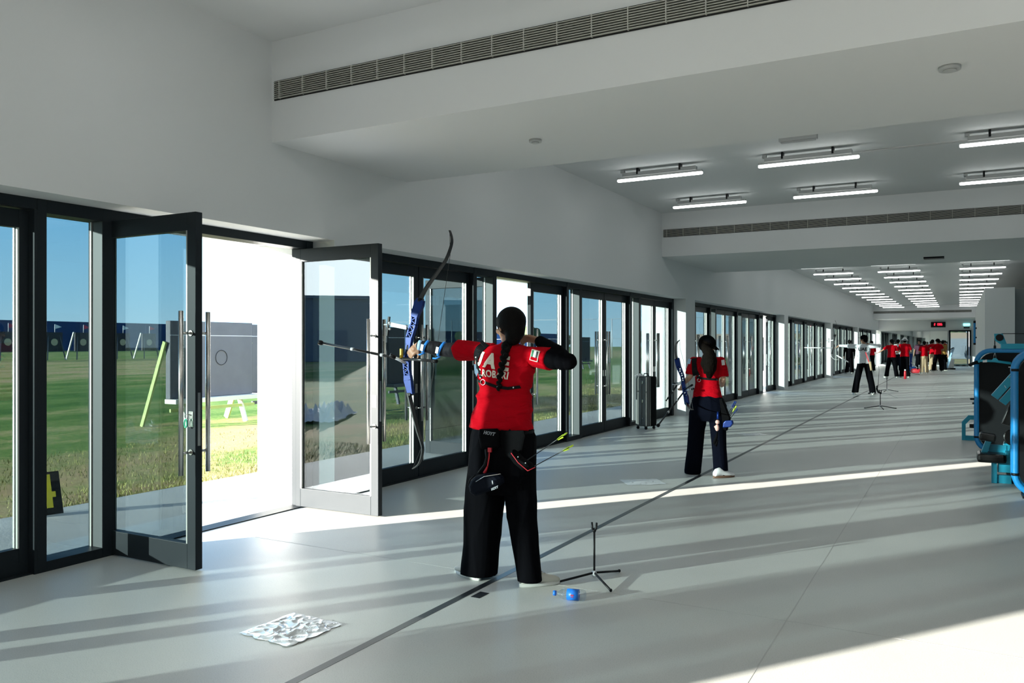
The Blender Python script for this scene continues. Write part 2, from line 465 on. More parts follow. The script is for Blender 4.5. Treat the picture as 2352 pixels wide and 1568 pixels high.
# ---------------------------------------------------------------- ceiling lights
def lamp_parts():
    bd = MB().box(-0.52, 0.52, -0.045, 0.045, 0.03, 0.085).box(-0.6, 0.6, -0.03, 0.03, 0.0, 0.03)
    body = bd.mesh('lamp_housing', M['lamp_body'], bevel=0.006)
    ring = []
    df = MB(); n = 12
    rings = []
    for x, r in ((-0.6, 0.02), (-0.592, 0.031), (-0.58, 0.034), (0.58, 0.034), (0.592, 0.031), (0.6, 0.02)):
        rings.append([Vector((x, r * math.cos(2 * math.pi * k / n), -0.012 + 0.62 * r * math.sin(2 * math.pi * k / n))) for k in range(n)])
    df.loft(rings); diff = df.mesh('diffuser', M['lamp'])
    br = MB().box(-0.012, 0.012, -0.05, 0.05, 0.05, 0.135).mesh('bracket', M['black'])
    cp = MB().box(-0.55, -0.50, -0.03, 0.03, 0.088, 0.125).mesh('end_box', M['lamp_body'])
    return body, diff, br, cp
LP = lamp_parts()
proto = None
colx = [-3.6, -1.67, 0.6]
COLN = ['left', 'middle', 'right']
rows = [10.72, 13.25] + [28.2 + 2.5 * k for k in range(12)] + [3.2, 0.7, -1.8, 8.2, 20.7, 23.2, 25.7]
RN = ['']*0 + ['first', 'second', 'third', 'fourth', 'fifth', 'sixth', 'seventh', 'eighth', 'ninth', 'tenth', 'eleventh', 'twelfth'] + [''] * 9
for ri, y in enumerate(rows):
    for ci, x in enumerate(colx):
        where = 'between the two near beams, %s row' % ('front' if ri == 0 else 'rear') if ri < 2 else 'beyond the second beam, %s row' % RN[ri - 2]
        if ri >= 14: where = ['above the nearest archer, before the slatted beam', 'over the viewpoint, first row behind', 'over the viewpoint, second row behind', 'hidden behind the nearest beam', 'hidden behind the second beam, front row', 'hidden behind the second beam, middle row', 'hidden behind the second beam, rear row'][ri - 14]
        lab = 'lit linear ceiling light, %s column %s' % (COLN[ci], where)
        if proto is None:
            proto = empty('ceiling_light', (x, y, 3.745), label=lab, cat='light', group='linear ceiling lights')
            link('lamp_housing', LP[0], proto); link('diffuser', LP[1], proto)
            link('bracket', LP[2], proto, (-0.3, 0, 0)); link('bracket', LP[2], proto, (0.3, 0, 0)); link('end_box', LP[3], proto)
        else:
            c = copy_tree(proto, label=lab); c.location = (x, y, 3.745)

# ---------------------------------------------------------------- air grilles on the beams
def grille(y, x1, pitch, label, z0, z1, nsl):
    g = empty('air_grille', (XW + 0.04, y, 0), label=label, cat='grille')
    L = x1 - XW - 0.04
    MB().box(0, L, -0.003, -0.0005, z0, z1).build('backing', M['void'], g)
    slat = MB(); 
    h = (z1 - z0) / nsl
    slat.box(0, L, -0.022, -0.004, -h * 0.16, h * 0.16)
    sm = slat.mesh('slat', M['grille'])
    for k in range(nsl): link('slat', sm, g, (0, 0, z0 + h * (k + 0.5)))
    dv = MB().box(-0.0035, 0.0035, -0.024, -0.004, z0, z1).mesh('divider', M['grille'])
    n = int(L / pitch)
    for k in range(n + 1): link('divider', dv, g, (min(0.06 + k * pitch, L), 0, 0))
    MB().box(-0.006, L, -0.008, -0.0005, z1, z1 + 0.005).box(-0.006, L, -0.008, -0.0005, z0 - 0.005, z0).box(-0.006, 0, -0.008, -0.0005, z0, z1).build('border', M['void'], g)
    return g
grille(4.81, 4.2, 0.245, 'long slatted air grille on the nearest ceiling beam', 3.405, 3.55, 9)
grille(14.6, 6.0, 0.31, 'long slatted air grille on the second ceiling beam', 3.435, 3.565, 8)
grille(56.7, 0.64, 0.9, 'long dark air grille on the farthest ceiling beam', 3.40, 3.53, 4)
# ---------------------------------------------------------------- exit door, clock, signs on the end wall
d = empty('door_25', (0, YE - 0.05, 0), label='black framed glazed exit door far down the hall right of the mirror', cat='door', kind='structure')
f = MB()
for x in (-0.62, 0.42, 0.56): f.box(x, x + 0.1, -0.06, 0.06, 0, 2.36)
f.box(-0.62, 0.66, -0.06, 0.06, 2.27, 2.36).box(-0.52, 0.42, -0.04, 0.04, 0, 0.1)
f.build('door_frame', M['frame'], d)
MB().box(-0.52, 0.42, -0.006, 0.006, 0.1, 2.27).build('glass_pane', M['glass'], d)
MB().cyl((0.33, -0.07, 0.8), (0.33, -0.07, 1.3), 0.015, 10).build('pull_handle', M['steel'], d)
M['led'] = mat('red_led', (0.2, 0, 0), 0.5, emit=(1.0, 0.02, 0.05), estr=3.0)
M['exit'] = mat('exit_light', (0.2, 0.5, 0.5), 0.5, emit=(0.30, 0.95, 0.95), estr=1.6)
clk = MB().box(-0.43, 0.43, -0.08, 0.0, -0.18, 0.18).build('led_clock', M['black'], bevel=0.01, label='black digital display with red digits above the mirror', cat='clock')
clk.location = (-1.24, YE, 2.74)
def seg_digits(s, h, m, parent, name='digits'):
    seg = {'0': 'abcdef', '1': 'bc', '2': 'abged', '3': 'abgcd', '4': 'fgbc', '5': 'afgcd', '6': 'afgedc', '7': 'abc', '8': 'abcdefg', '9': 'abcdfg', ' ': '', ':': ''}
    w = h * 0.5; t = h * 0.13; mb = MB(); x = 0
    for c in s:
        for q in seg[c]:
            if q in 'adg':
                z = {'a': h, 'g': h / 2, 'd': 0}[q]; mb.box(x, x + w, -0.004, 0, z - t / 2, z + t / 2)
            else:
                xx = x if q in 'ef' else x + w; z = h / 2 if q in 'bf' else 0
                mb.box(xx - t / 2, xx + t / 2, -0.004, 0, z, z + h / 2)
        x += w * 1.55
    o = mb.build(name, m, parent); return o, x
dg, wd = seg_digits('2 086', 0.13, M['led'], clk)
dg.location = (-0.24, -0.081, -0.05)
ex = MB().box(-0.19, 0.19, -0.05, 0, -0.075, 0.075).build('exit_sign', M['exit'], bevel=0.01, label='lit blue green exit sign over the far door', cat='sign')
ex.location = (0.40, YE, 2.72)
MB().box(-0.17, 0.17, -0.03, -0.005, -0.24, -0.15).build('name_plate', M['black'], ex)
# small things under the ceiling
def disc(x, y, z, r, label, m='lamp_body'):
    MB().cyl((0, 0, 0), (0, 0, -0.02), r, 20).cyl((0, 0, -0.02), (0, 0, -0.028), r * 0.6, 16).build('ceiling_sensor', M[m], label=label, cat='sensor', loc=(x, y, z))
disc(-2.95, 5.75, HB, 0.05, 'small round grey sensor under the nearest beam, left one')
disc(-0.05, 5.4, HB, 0.06, 'small round grey sensor under the nearest beam, right one')
em = MB().box(-0.21, 0.21, -0.04, 0.04, -0.10, -0.02).box(-0.19, 0.19, -0.025, 0.025, -0.115, -0.10).build('emergency_light', M['lamp_body'], bevel=0.006, label='flat grey unlit emergency light box near the middle column front light', cat='light')
em.location = (-1.62, 9.75, HC)
MB().box(-0.21, -0.19, -0.02, 0.02, -0.02, 0.0).box(0.19, 0.21, -0.02, 0.02, -0.02, 0.0).build('bracket', M['black'], em)
sd = MB().cyl((0, 0, 0), (0, 0, -0.07), 0.03, 14).cyl((0, 0, -0.07), (0, 0, -0.085), 0.045, 14).build('smoke_detector', M['paint'], label='small white smoke detector below the middle column front light', cat='detector')
sd.location = (-1.45, 11.1, HC)
cd = MB().tube([(-1.42, 9.75, HC - 0.012), (3.5, 9.75, HC - 0.012)], 0.011, 8).tube([(-1.4, 11.1, HC - 0.012), (3.5, 11.1, HC - 0.012)], 0.011, 8).build('ceiling_conduit', M['lamp_body'], label='two thin grey cable conduits across the ceiling right of the emergency light', cat='conduit')
cv = MB().box(-0.17, 0.17, -0.13, 0.13, -0.03, 0.0).build('ceiling_vent', M['black'], bevel=0.005, label='small black ceiling box under the second beam', cat='vent')
cv.location = (-0.42, 17.1, HB)
# ---------------------------------------------------------------- outside
MB().box(-7.0, XO + 0.9, YB - 20, 90, -0.25, -0.004).build('path', M['concrete'], label='pale concrete strip outside along the glazed doors', cat='path', kind='structure')
MB().box(-400, -7.0, -200, 420, -0.5, -0.02).box(-7.0, 90, YE + 0.3, 420, -0.5, -0.02).build('ground_lawn', M['lawn'], label='patchy green and straw coloured shooting field', cat='lawn', kind='structure')
fn = empty('boundary_fence', (-170, 0, 0), label='long dark blue hoarding at the far side of the field', cat='fence')
pm = MB().box(-0.05, 0.05, -5.97, 5.97, 0, 6.35).mesh('fence_panel', M['fence'])
for k in range(36): link('fence_panel', pm, fn, (0, -70 + 12 * k, 0))

def grass_tufts():
    rnd = random.Random(3); vs = []; fs = []
    for k in range(22000):
        u = rnd.random()
        x = -7.05 - 3.6 * u * u; y = 1.5 + rnd.random() * 24
        if noise.noise(Vector((x * 0.8, y * 0.4, 2))) < -0.25 and rnd.random() < 0.7: continue
        a = rnd.random() * 6.28; h = 0.02 + 0.035 * rnd.random(); w = 0.004 + 0.003 * rnd.random()
        dx, dy = math.cos(a) * w, math.sin(a) * w
        lx, ly = (rnd.random() - 0.5) * 0.05, (rnd.random() - 0.5) * 0.05
        n = len(vs)
        vs += [(x - dx, y - dy, -0.022), (x + dx, y + dy, -0.022), (x + lx, y + ly, h - 0.02)]
        fs.append((n, n + 1, n + 2))
    me = bpy.data.meshes.new('grass'); me.from_pydata(vs, [], fs); me.materials.append(M['blade'])
    link('grass', me, label='short dry and green grass blades along the concrete edge', cat='grass', kind='stuff')
M['blade'] = mat('grass_blade', (0.26, 0.26, 0.09), 0.8, spec=0.1, var=0.5, vscale=0.6)
grass_tufts()

M['butt'] = mat('grey_foam', (0.13, 0.135, 0.15), 0.85, var=0.06, vscale=3)
M['butt_dark'] = mat('dark_foam', (0.035, 0.037, 0.042), 0.85)
M['limewood'] = mat('lime_painted_wood', (0.38, 0.46, 0.16), 0.7, var=0.1, vscale=8)
M['darkwood'] = mat('dark_painted_wood', (0.07, 0.08, 0.10), 0.7)
M['palewood'] = mat('pale_wood', (0.62, 0.62, 0.55), 0.7)
M['white'] = mat('plain_white', (0.8, 0.8, 0.8), 0.6)
M['paper'] = mat('white_paper', (0.72, 0.71, 0.68), 0.7)
M['tan'] = mat('tan_face', (0.55, 0.45, 0.28), 0.8)
M['line'] = mat('pale_line', (0.62, 0.63, 0.66), 0.7)
def butt(x, y, w, label, bm='butt', lm='limewood', rz=0.0, seam=1.62, hole=None, z0=0.51, z1=1.88):
    t = empty('archery_target_butt', (x, y, -0.02), rz, label=label, cat='target butt', group='foam target butts on the field')
    b = MB().box(-0.12, 0.0, -w / 2, w / 2, z0, z1).build('foam_board', M[bm], t, bevel=0.012)
    MB().box(0.0, 0.004, -w / 2, w / 2, seam, seam + 0.012).build('seam_line', M['line'], b)
    if hole is not None:
        ring = [(0.006, hole + 0.135 * math.cos(a), 1.22 + 0.135 * math.sin(a)) for a in [2 * math.pi * k / 24 for k in range(24)]]
        MB().tube(ring, 0.007, 5, closed=True).build('worn_ring', M['butt_dark'], b)
    for s in (-1, 1):
        MB().bar((-0.04, s * (w / 2 - 0.30), z0 - 0.03), (0.10, s * (w / 2 - 0.26), 0.0), 0.045, 0.08).build('leg', M['palewood' if lm == 'limewood' else lm], t)
        MB().bar((-0.09, s * (w / 2 + 0.035), z0 + 1.0), (-0.72, s * (w / 2 + 0.02), 0.0), 0.04, 0.075).build('rear_leg', M[lm], t)
    MB().box(-0.13, 0.16, -w / 2 - 0.01, w / 2 + 0.01, z0 - 0.085, z0 - 0.004).build('shelf_rail', M[lm if lm != 'limewood' else 'palewood'], t, bevel=0.004)
    MB().bar((0.02, -w / 2 - 0.02, z0 - 0.2), (0.02, w / 2 + 0.02, z0 - 0.2), 0.035, 0.06).build('cross_rail', M[lm], t)
    return t
butt(-12.05, 10.5, 1.88, 'large grey foam target butt on lime green legs, filling the open doorway', hole=0.18)
butt(-12.3, 12.60, 1.86, 'grey foam target butt just right of the one in the doorway', lm='darkwood', z1=1.86)
butt(-12.2, 14.68, 1.84, 'grey foam target butt on dark legs, hidden behind the right open glass leaf', lm='darkwood')
t3 = butt(-12.1, 16.75, 1.86, 'dark foam target butt seen through the glass right of the open leaf', bm='butt_dark', lm='darkwood')
butt(-19.5, 44.5, 1.5, 'small distant target butt seen left of the black wheeled case', bm='butt_dark', lm='darkwood')
# white sheet hanging off the dark butt
sh = MB(); n = 10; rows_ = []
for i in range(n + 1):
    v = i / n
    row = []
    for k in range(n + 1):
        u = k / n
        bulge = 0.10 * math.sin(math.pi * v) + 0.015 * math.sin(u * 17) * v
        z = 1.17 - 0.95 * v + 0.22 * v * v * (abs(u - 0.4) ** 1.5) * 2
        row.append((0.012 + 0.5 * bulge, -0.42 + 1.0 * u, z))
    rows_.append(row)
vs = [p for r in rows_ for p in r] + [(p[0] - 0.003, p[1], p[2]) for r in rows_ for p in r]
fs = []
o_ = (n + 1) ** 2
for i in range(n):
    for k in range(n):
        a = i * (n + 1) + k
        fs += [(a, a + 1, a + n + 2, a + n + 1), (o_ + a, o_ + a + n + 1, o_ + a + n + 2, o_ + a + 1)]
sh.add(vs, fs, smooth=True)
s_ = sh.build('paper_sheet', M['paper'], label='plain pale target sheet hanging on the dark butt behind the bow', cat='sheet')
s_.location = (-12.05, 17.15, 0)
# distant targets at seventy metres
TY = []
for k in range(9):
    y = [32.0, 36.5, 40.9, 45.06, 47.85, 52.0, 55.0, 59.2, 63.4][k]
    t = empty('field_target', (-72.5, y, -0.02), label='distant black square field target on an easel, %s in the row from the left' % ['first', 'second', 'third', 'fourth', 'fifth', 'sixth', 'seventh', 'eighth', 'ninth'][k],
              cat='target', group='row of targets far out on the field')
    MB().box(-0.2, 0.0, -0.78, 0.78, 0.8, 2.55).build('board', M['butt_dark'], t)
    MB().cyl((0, 0, 1.65), (0.02, 0, 1.65), 0.32, 20).build('target_face', M['tan'], t)
    for s in (-1, 1): MB().bar((-0.1, s * 0.5, 2.5), (0.35, s * 0.85, 0), 0.09, 0.09).build('leg', M['darkwood'], t)
    MB().bar((-0.2, -0.8, 2.6), (-1.2, -0.9, 0), 0.12, 0.12).build('rear_leg', M['palewood'], t)
    MB().cyl((-0.1, 0.1, 2.5), (-0.1, 0.1, 3.3), 0.025, 6).build('flag_pole', M['white'], t)
    MB().prism([(0.1, 3.3), (0.75, 3.05), (0.1, 2.85)], 'x', -0.11, -0.09).build('wind_flag', M['white' if k % 2 else 'red_flag'] if 'red_flag' in M else M['white'], t)
# number board by the concrete edge
M['numyellow'] = mat('yellow_print', (0.80, 0.70, 0.03), 0.6)
nb = MB(); nb.box(-0.008, 0.0, -0.19, 0.17, 0.0, 0.37)
nbo = nb.build('number_board', M['black'], label='black board with a yellow number 4 leaning at the concrete edge', cat='sign')
nbo.location = (-6.80, 4.12, -0.004); nbo.rotation_euler = (0, R(-18), R(-12))
MB().bar((-0.006, 0, 0.33), (-0.14, 0, 0.03), 0.03, 0.012).build('prop', M['black'], nbo)
def text_mesh(s, size, name='lettering', ext=0.0, bold=0.0, shear=0.0, space=1.0, align='CENTER'):
    cu = bpy.data.curves.new(name, 'FONT'); cu.body = s; cu.size = size; cu.extrude = ext; cu.offset = bold; cu.shear = shear
    cu.align_x = align; cu.align_y = 'CENTER'; cu.space_character = space; cu.resolution_u = 3
    o = bpy.data.objects.new(name, cu); COL.objects.link(o)
    bpy.context.view_layer.update()
    me = bpy.data.meshes.new_from_object(o)
    bpy.data.objects.remove(o)
    me.name = name
    return me
tm = text_mesh('4', 0.40, ext=0.0015, bold=0.006); tm.materials.append(M['numyellow'])
link('lettering', tm, nbo, (0.003, 0.03, 0.185), (R(90), 0, R(90)))
# plastic sheeting on the grass
M['film'] = glass_material('clear_film', (0.75, 0.78, 0.8), 0.12)
def crumple(name, w, d, h, x, y, z, seed, m, nx=26, ny=18, rz=0.0, fold=1.0, **k):
    rnd = Vector((seed * 7.3, seed * 1.7, 0)); vs = []; fs = []
    for j in range(ny + 1):
        for i in range(nx + 1):
            u = i / nx - 0.5; v = j / ny - 0.5
            e = min(1, (0.5 - abs(u)) * 5, (0.5 - abs(v)) * 5)
            q = Vector((u * 4 * fold, v * 4 * fold, seed))
            r1 = 1 - abs(noise.noise(q + rnd)) * 2; r2 = 1 - abs(noise.noise(q * 2.3 + rnd)) * 2
            zz = h * max(0, 0.5 * r1 * r1 + 0.35 * r2 * r2) * (0.25 + 0.75 * e)
            vs.append((u * w + 0.02 * noise.noise(q * 2), v * d + 0.02 * noise.noise(q * 2 + rnd), zz + 0.002))
    for j in range(ny):
        for i in range(nx):
            a = j * (nx + 1) + i; fs.append((a, a + 1, a + nx + 2, a + nx + 1))
    o = MB().add(vs, fs).build(name, m, **k)
    o.location = (x, y, z); o.rotation_euler = (0, 0, rz)
    return o
crumple('plastic_sheet', 2.4, 0.9, 0.45, -11.0, -1.4, -0.02, 3, M['white'], rz=R(60), label='crumpled clear plastic sheeting lying on the grass, mirrored in the open glass leaf', cat='plastic sheet')
# buildings, masts, net fence, trees
M['shed'] = mat('grey_blue_cladding', (0.16, 0.19, 0.26), 0.7)
sb = empty('metal_shed', (-48, -44, 0), R(-40), label='distant blue grey box building mirrored in the open glass leaf', cat='building')
MB().box(-3.4, 3.4, -4, 4, 0, 5.2).build('wall', M['shed'], sb); MB().box(-3.6, 3.6, -4.2, 4.2, 5.2, 5.45).build('roof', M['shed'], sb)
MB().box(-1.2, 1.2, 4.0, 4.04, 0, 2.6).build('door', M['fence'], sb)
M['render_b'] = mat('beige_render', (0.2, 0.15, 0.12), 0.8)
M['render_w'] = mat('pale_render', (0.13, 0.15, 0.18), 0.8)
eb = empty('boundary_wall', (0, 92, 0), label='beige boundary wall seen through the far exit door', cat='wall')
MB().box(-30, 40, 0, 0.3, 0, 2.0).build('wall', M['render_w'], eb); MB().box(-30, 40, 0, 0.3, 2.0, 2.6).build('coping', M['render_b'], eb)
M['leaf'] = mat('tree_leaves', (0.05, 0.09, 0.03), 0.8, var=0.3, vscale=3)
M['bark'] = mat('bark', (0.10, 0.075, 0.05), 0.9)
def tree_mesh(seed):
    rnd = random.Random(seed); mb = MB()
    for k in range(9):
        a = rnd.random() * 6.28; r = rnd.random() * 1.1
        mb.ball((math.cos(a) * r, math.sin(a) * r, 2.3 + rnd.random() * 1.3), 0.7 + rnd.random() * 0.5, 10, 7)
    me = mb.mesh('crown', M['leaf'], recalc=False)
    for v in me.vertices:
        v.co += v.co.normalized() * 0.28 * noise.noise(v.co * 2.5)
    trunk = MB().tube([(0, 0, 0), (0.05, 0, 1.2), (0, 0.1, 2.4)], [0.16, 0.12, 0.08], 8).mesh('trunk', M['bark'])
    return me, trunk
TM = [tree_mesh(s) for s in (1, 2, 3)]
tp = [(-95, 150), (-84, 162), (-70, 150), (-60, 165), (-48, 155), (-38, 168), (-28, 150), (-20, 160), (-110, 160), (-125, 155), (2.5, 84), (-3, 86), (-0.6, 99), (4, 98)]
for k, (x, y) in enumerate(tp):
    lab = 'dark green tree beyond the net fence, %s counted from the left' % ['third', 'fourth', 'fifth', 'sixth', 'seventh', 'ninth', 'tenth', 'eighth', 'second', 'first'][k] if k < 10 else 'small dark green tree outside the exit door, %s' % ['nearest on the right', 'near on the left', 'far in the middle', 'far on the right'][k - 10]
    t = empty('tree', (x, y, -0.02), k * 1.3, label=lab, cat='tree', group='trees along the far field edge' if k < 10 else 'trees outside the exit door')
    link('crown', TM[k % 3][0], t); link('trunk', TM[k % 3][1], t)
    sc = 1.0 + 0.3 * math.sin(k * 2.1)
    if k >= 10: sc *= 0.75
    t.scale = (sc, sc, sc)
M['galv'] = mat('galvanised', (0.45, 0.47, 0.48), 0.5, metal=0.4)
nf = empty('net_fence', (-12, 80, 0), label='tall thin net fence crossing the field behind the butts', cat='fence')
for k in range(7): MB().cyl((-10 * k, 0, -0.02), (-10 * k, 0, 4.1), 0.05, 8).build('post', M['galv'], nf)
MB().tube([(0, 0, 4.1), (-60, 0, 4.1)], 0.02, 6).build('top_wire', M['galv'], nf)
MB().tube([(0, 0, 2.0), (-60, 0, 2.0)], 0.012, 6).build('middle_wire', M['galv'], nf)
def mast(x, y, h, r, label):
    m_ = empty('exterior_light_mast', (x, y, 0), label=label, cat='mast')
    MB().tube([(0, 0, -0.02), (0, 0, h)], [r, r * 0.8], 12).build('pole', M['galv'], m_)
    MB().box(-0.5, 0.5, -0.12, 0.12, h, h + 0.3).build('lamp_head', M['galv'], m_, bevel=0.02)
mast(-38, 101, 7.0, 0.24, 'pale floodlight mast seen through the door left of the black case')
mast(-52, 55, 9.5, 0.2, 'pale mast added for an upright reflection in the glass beside the bow')  # mast shape added in place of a reflection in the glass
# ---------------------------------------------------------------- people
F_ = 1870.0; CX_ = 1176.0; HY_ = 790.0
def at(u, v, Y):
    """world point on the vertical plane at depth Y that appears at photo position u, v"""
    rx = -math.sin(YAW) * F_ + math.cos(YAW) * (u - CX_); ry = math.cos(YAW) * F_ + math.sin(YAW) * (u - CX_)
    t = Y / ry
    return Vector((rx * t, Y, EYE + (HY_ - v) * t))
def ell(c, a, b, yaw=0.0, n=24, tilt=None, sq=2.0):
    c = Vector(c); out = []
    for k in range(n):
        t = 2 * math.pi * k / n; ct, st = math.cos(t), math.sin(t)
        x = a * math.copysign(abs(ct) ** (2 / sq), ct); y = b * math.copysign(abs(st) ** (2 / sq), st)
        v = Vector((x, y, 0)); v.rotate(Matrix.Rotation(yaw, 3, 'Z'))
        if tilt: v = tilt @ v
        out.append(c + v)
    return out
def limb(mb, pts, rads, n=12):
    mb.tube(pts, rads, n)
    for p, r in zip(pts, rads): mb.ball(p, r, n, 8)
    return mb
def fuse(mb, name, m, voxel, smooth=3, parent=None, fold=None, **k):
    """joins overlapping closed shapes into one continuous smooth surface"""
    me = mb.mesh(name, m)
    o = bpy.data.objects.new(name + '_tmp', me); COL.objects.link(o)
    r = o.modifiers.new('r', 'REMESH'); r.mode = 'VOXEL'; r.voxel_size = voxel; r.use_smooth_shade = True
    if smooth:
        s = o.modifiers.new('s', 'SMOOTH'); s.factor = 0.5; s.iterations = smooth
    dg = bpy.context.evaluated_depsgraph_get(); dg.update()
    out = bpy.data.meshes.new_from_object(o.evaluated_get(dg), depsgraph=dg)
    bpy.data.objects.remove(o); bpy.data.meshes.remove(me)
    out.name = name
    if not out.materials: out.materials.append(m)
    out.polygons.foreach_set('use_smooth', [True] * len(out.polygons))
    if fold:
        amp, sc_ = fold
        nn = [v.normal.copy() for v in out.vertices]
        for v, q in zip(out.vertices, nn):
            p = v.co
            sk = p.z + 0.35 * p.x
            f1 = (1 - abs(noise.noise(Vector((p.x * sc_[0], p.y * sc_[1], sk * sc_[2]))) * 2.2)) ** 3
            f2 = noise.noise(Vector((p.x * sc_[0] * 2.3 + 5, p.y * sc_[1] * 2.3, sk * sc_[2] * 1.7)))
            v.co = p + q * amp * (1 - abs(q.z) ** 2) * (0.8 * f1 + 0.8 * f2)
        out.update()
    ob = bpy.data.objects.new(name, out); COL.objects.link(ob)
    if parent: ob.parent = parent; ob.matrix_parent_inverse = Matrix.Translation(-parent.location)
    return tag(ob, **k)
def adopt(o, parent):
    o.parent = parent; o.matrix_parent_inverse = Matrix.Translation(-parent.location); return o

M['skin'] = mat('brown_skin', (0.36, 0.19, 0.115), 0.55)
M['skin_l'] = mat('light_skin', (0.50, 0.30, 0.20), 0.55)
M['hair'] = mat('black_hair', (0.003, 0.0025, 0.0025), 0.65, spec=0.08, bump=0.4, bscale=120)
M['hair_b'] = mat('dark_brown_hair', (0.0045, 0.003, 0.002), 0.75, spec=0.05, bump=0.5, bscale=100)
M['red'] = mat('red_jersey', (0.40, 0.0015, 0.008), 0.85, spec=0.06, bump=0.04, bscale=300, sheen=0.0)
def add_wrinkles(m, sc=(7, 7, 20), st=0.7, dist=0.03):
    n = m.node_tree.nodes; l = m.node_tree.links; b = n['Principled BSDF']
    tc = n.new('ShaderNodeTexCoord'); mp = n.new('ShaderNodeMapping'); mp.inputs['Scale'].default_value = sc; mp.inputs['Rotation'].default_value = (0, 0.25, 0)
    nz = n.new('ShaderNodeTexNoise'); nz.inputs['Scale'].default_value = 1.0; nz.inputs['Detail'].default_value = 2.5; nz.inputs['Distortion'].default_value = 0.8
    bp = n.new('ShaderNodeBump'); bp.inputs['Strength'].default_value = st; bp.inputs['Distance'].default_value = dist
    l.new(tc.outputs['Object'], mp.inputs[0]); l.new(mp.outputs[0], nz.inputs['Vector']); l.new(nz.outputs['Fac'], bp.inputs['Height']); l.new(bp.outputs[0], b.inputs['Normal'])
add_wrinkles(M['red'])
M['black_cloth'] = mat('black_cloth', (0.0025, 0.0025, 0.0035), 0.9, spec=0.04)
M['navy_cloth'] = mat('very_dark_navy_cloth', (0.0022, 0.003, 0.007), 0.9, spec=0.04)
M['sleeve'] = mat('black_arm_sleeve', (0.012, 0.011, 0.014), 0.7, spec=0.15)
M['white_cloth'] = mat('white_jersey', (0.66, 0.68, 0.70), 0.75, spec=0.2)
add_wrinkles(M['white_cloth'])
M['khaki'] = mat('khaki_cloth', (0.42, 0.30, 0.18), 0.8)
M['shoe'] = mat('cream_shoe', (0.56, 0.54, 0.47), 0.7)
M['sole'] = mat('pale_sole', (0.68, 0.67, 0.62), 0.6)
M['gum'] = mat('brown_sole', (0.16, 0.085, 0.05), 0.6)
M['print'] = mat('cream_print', (0.72, 0.66, 0.56), 0.6)
M['strap'] = mat('black_webbing', (0.004, 0.004, 0.005), 0.6, spec=0.12)
M['blue_strap'] = mat('bright_blue_strap', (0.02, 0.22, 0.70), 0.5)
M['eye'] = mat('eye_white', (0.7, 0.68, 0.64), 0.3)
M['lip'] = mat('lips', (0.33, 0.11, 0.09), 0.5)

def hand(mb, wrist, palm_dir, normal, thumb_side, curl=0.6, s=1.0, splay=0.25):
    """palm plus four unequal bent fingers and a thumb that leaves the side of the palm"""
    d = Vector(palm_dir).normalized(); nrm = Vector(normal); nrm = (nrm - d * nrm.dot(d)).normalized()
    side = d.cross(nrm).normalized() * thumb_side
    w = Vector(wrist)
    for q in (-0.026, -0.009, 0.009, 0.026):
        mb.tube([w + side * q * 0.7 * s, w + d * 0.045 * s + side * q * s, w + d * 0.085 * s + side * q * s], [0.013 * s, 0.0145 * s, 0.012 * s], 8)
    mb.ball(w + d * 0.045 * s, 0.034 * s, 10, 7, sc=(0.8, 0.8, 0.8))
    L = {0.027: 0.066, 0.0095: 0.076, -0.009: 0.070, -0.0265: 0.055}
    for q, l in L.items():
        base = w + d * 0.088 * s + side * q * s
        dd = (d + side * q * 12 * splay).normalized()
        p1 = base + (dd * math.cos(curl * 0.7) + nrm * math.sin(curl * 0.7)) * l * 0.45 * s
        p2 = p1 + (dd * math.cos(curl * 1.5) + nrm * math.sin(curl * 1.5)) * l * 0.32 * s
        p3 = p2 + (dd * math.cos(curl * 2.2) + nrm * math.sin(curl * 2.2)) * l * 0.25 * s
        limb(mb, [base, p1, p2, p3], [0.0092 * s, 0.0085 * s, 0.0078 * s, 0.0068 * s], 8)
    tb = w + d * 0.03 * s + side * 0.03 * s
    t1 = tb + (d * 0.6 + side * 0.7 + nrm * 0.3).normalized() * 0.038 * s
    t2 = t1 + (d * 0.9 + side * 0.25 + nrm * 0.4).normalized() * 0.03 * s
    limb(mb, [tb, t1, t2], [0.0125 * s, 0.0105 * s, 0.0085 * s], 8)

def head(mb, c, yaw, s=1.0, pitch=0.0):
    """skull, jaw, nose, brow, ears; yaw 0 faces +Y. returns the frame"""
    m = Matrix.Rotation(yaw, 3, 'Z') @ Matrix.Rotation(pitch, 3, 'X')
    c = Vector(c); q = lambda x, y, z: c + m @ (Vector((x, y, z)) * s)
    mb.ball(q(0, -0.012, 0.03), 0.082 * s, 18, 12, sc=(0.90, 1.10, 1.0), rot=m)
    mb.ball(q(0, 0.022, -0.02), 0.066 * s, 16, 10, sc=(0.88, 0.98, 1.15), rot=m)
    mb.ball(q(0, 0.042, -0.070), 0.036 * s, 12, 8, sc=(1.0, 0.95, 0.8), rot=m)
    limb(mb, [q(0, 0.086, 0.012), q(0, 0.104, -0.022)], [0.008 * s, 0.013 * s], 8)
    for t in (-1, 1):
        mb.ball(q(t * 0.028, 0.078, 0.028), 0.016 * s, 8, 6, sc=(1.4, 0.6, 0.5), rot=m)
        mb.ball(q(t * 0.040, 0.062, -0.022), 0.022 * s, 8, 6, rot=m)
        mb.ball(q(t * 0.076, -0.008, 0.0), 0.022 * s, 8, 6, sc=(0.35, 0.75, 1.25), rot=m)
    return q, m
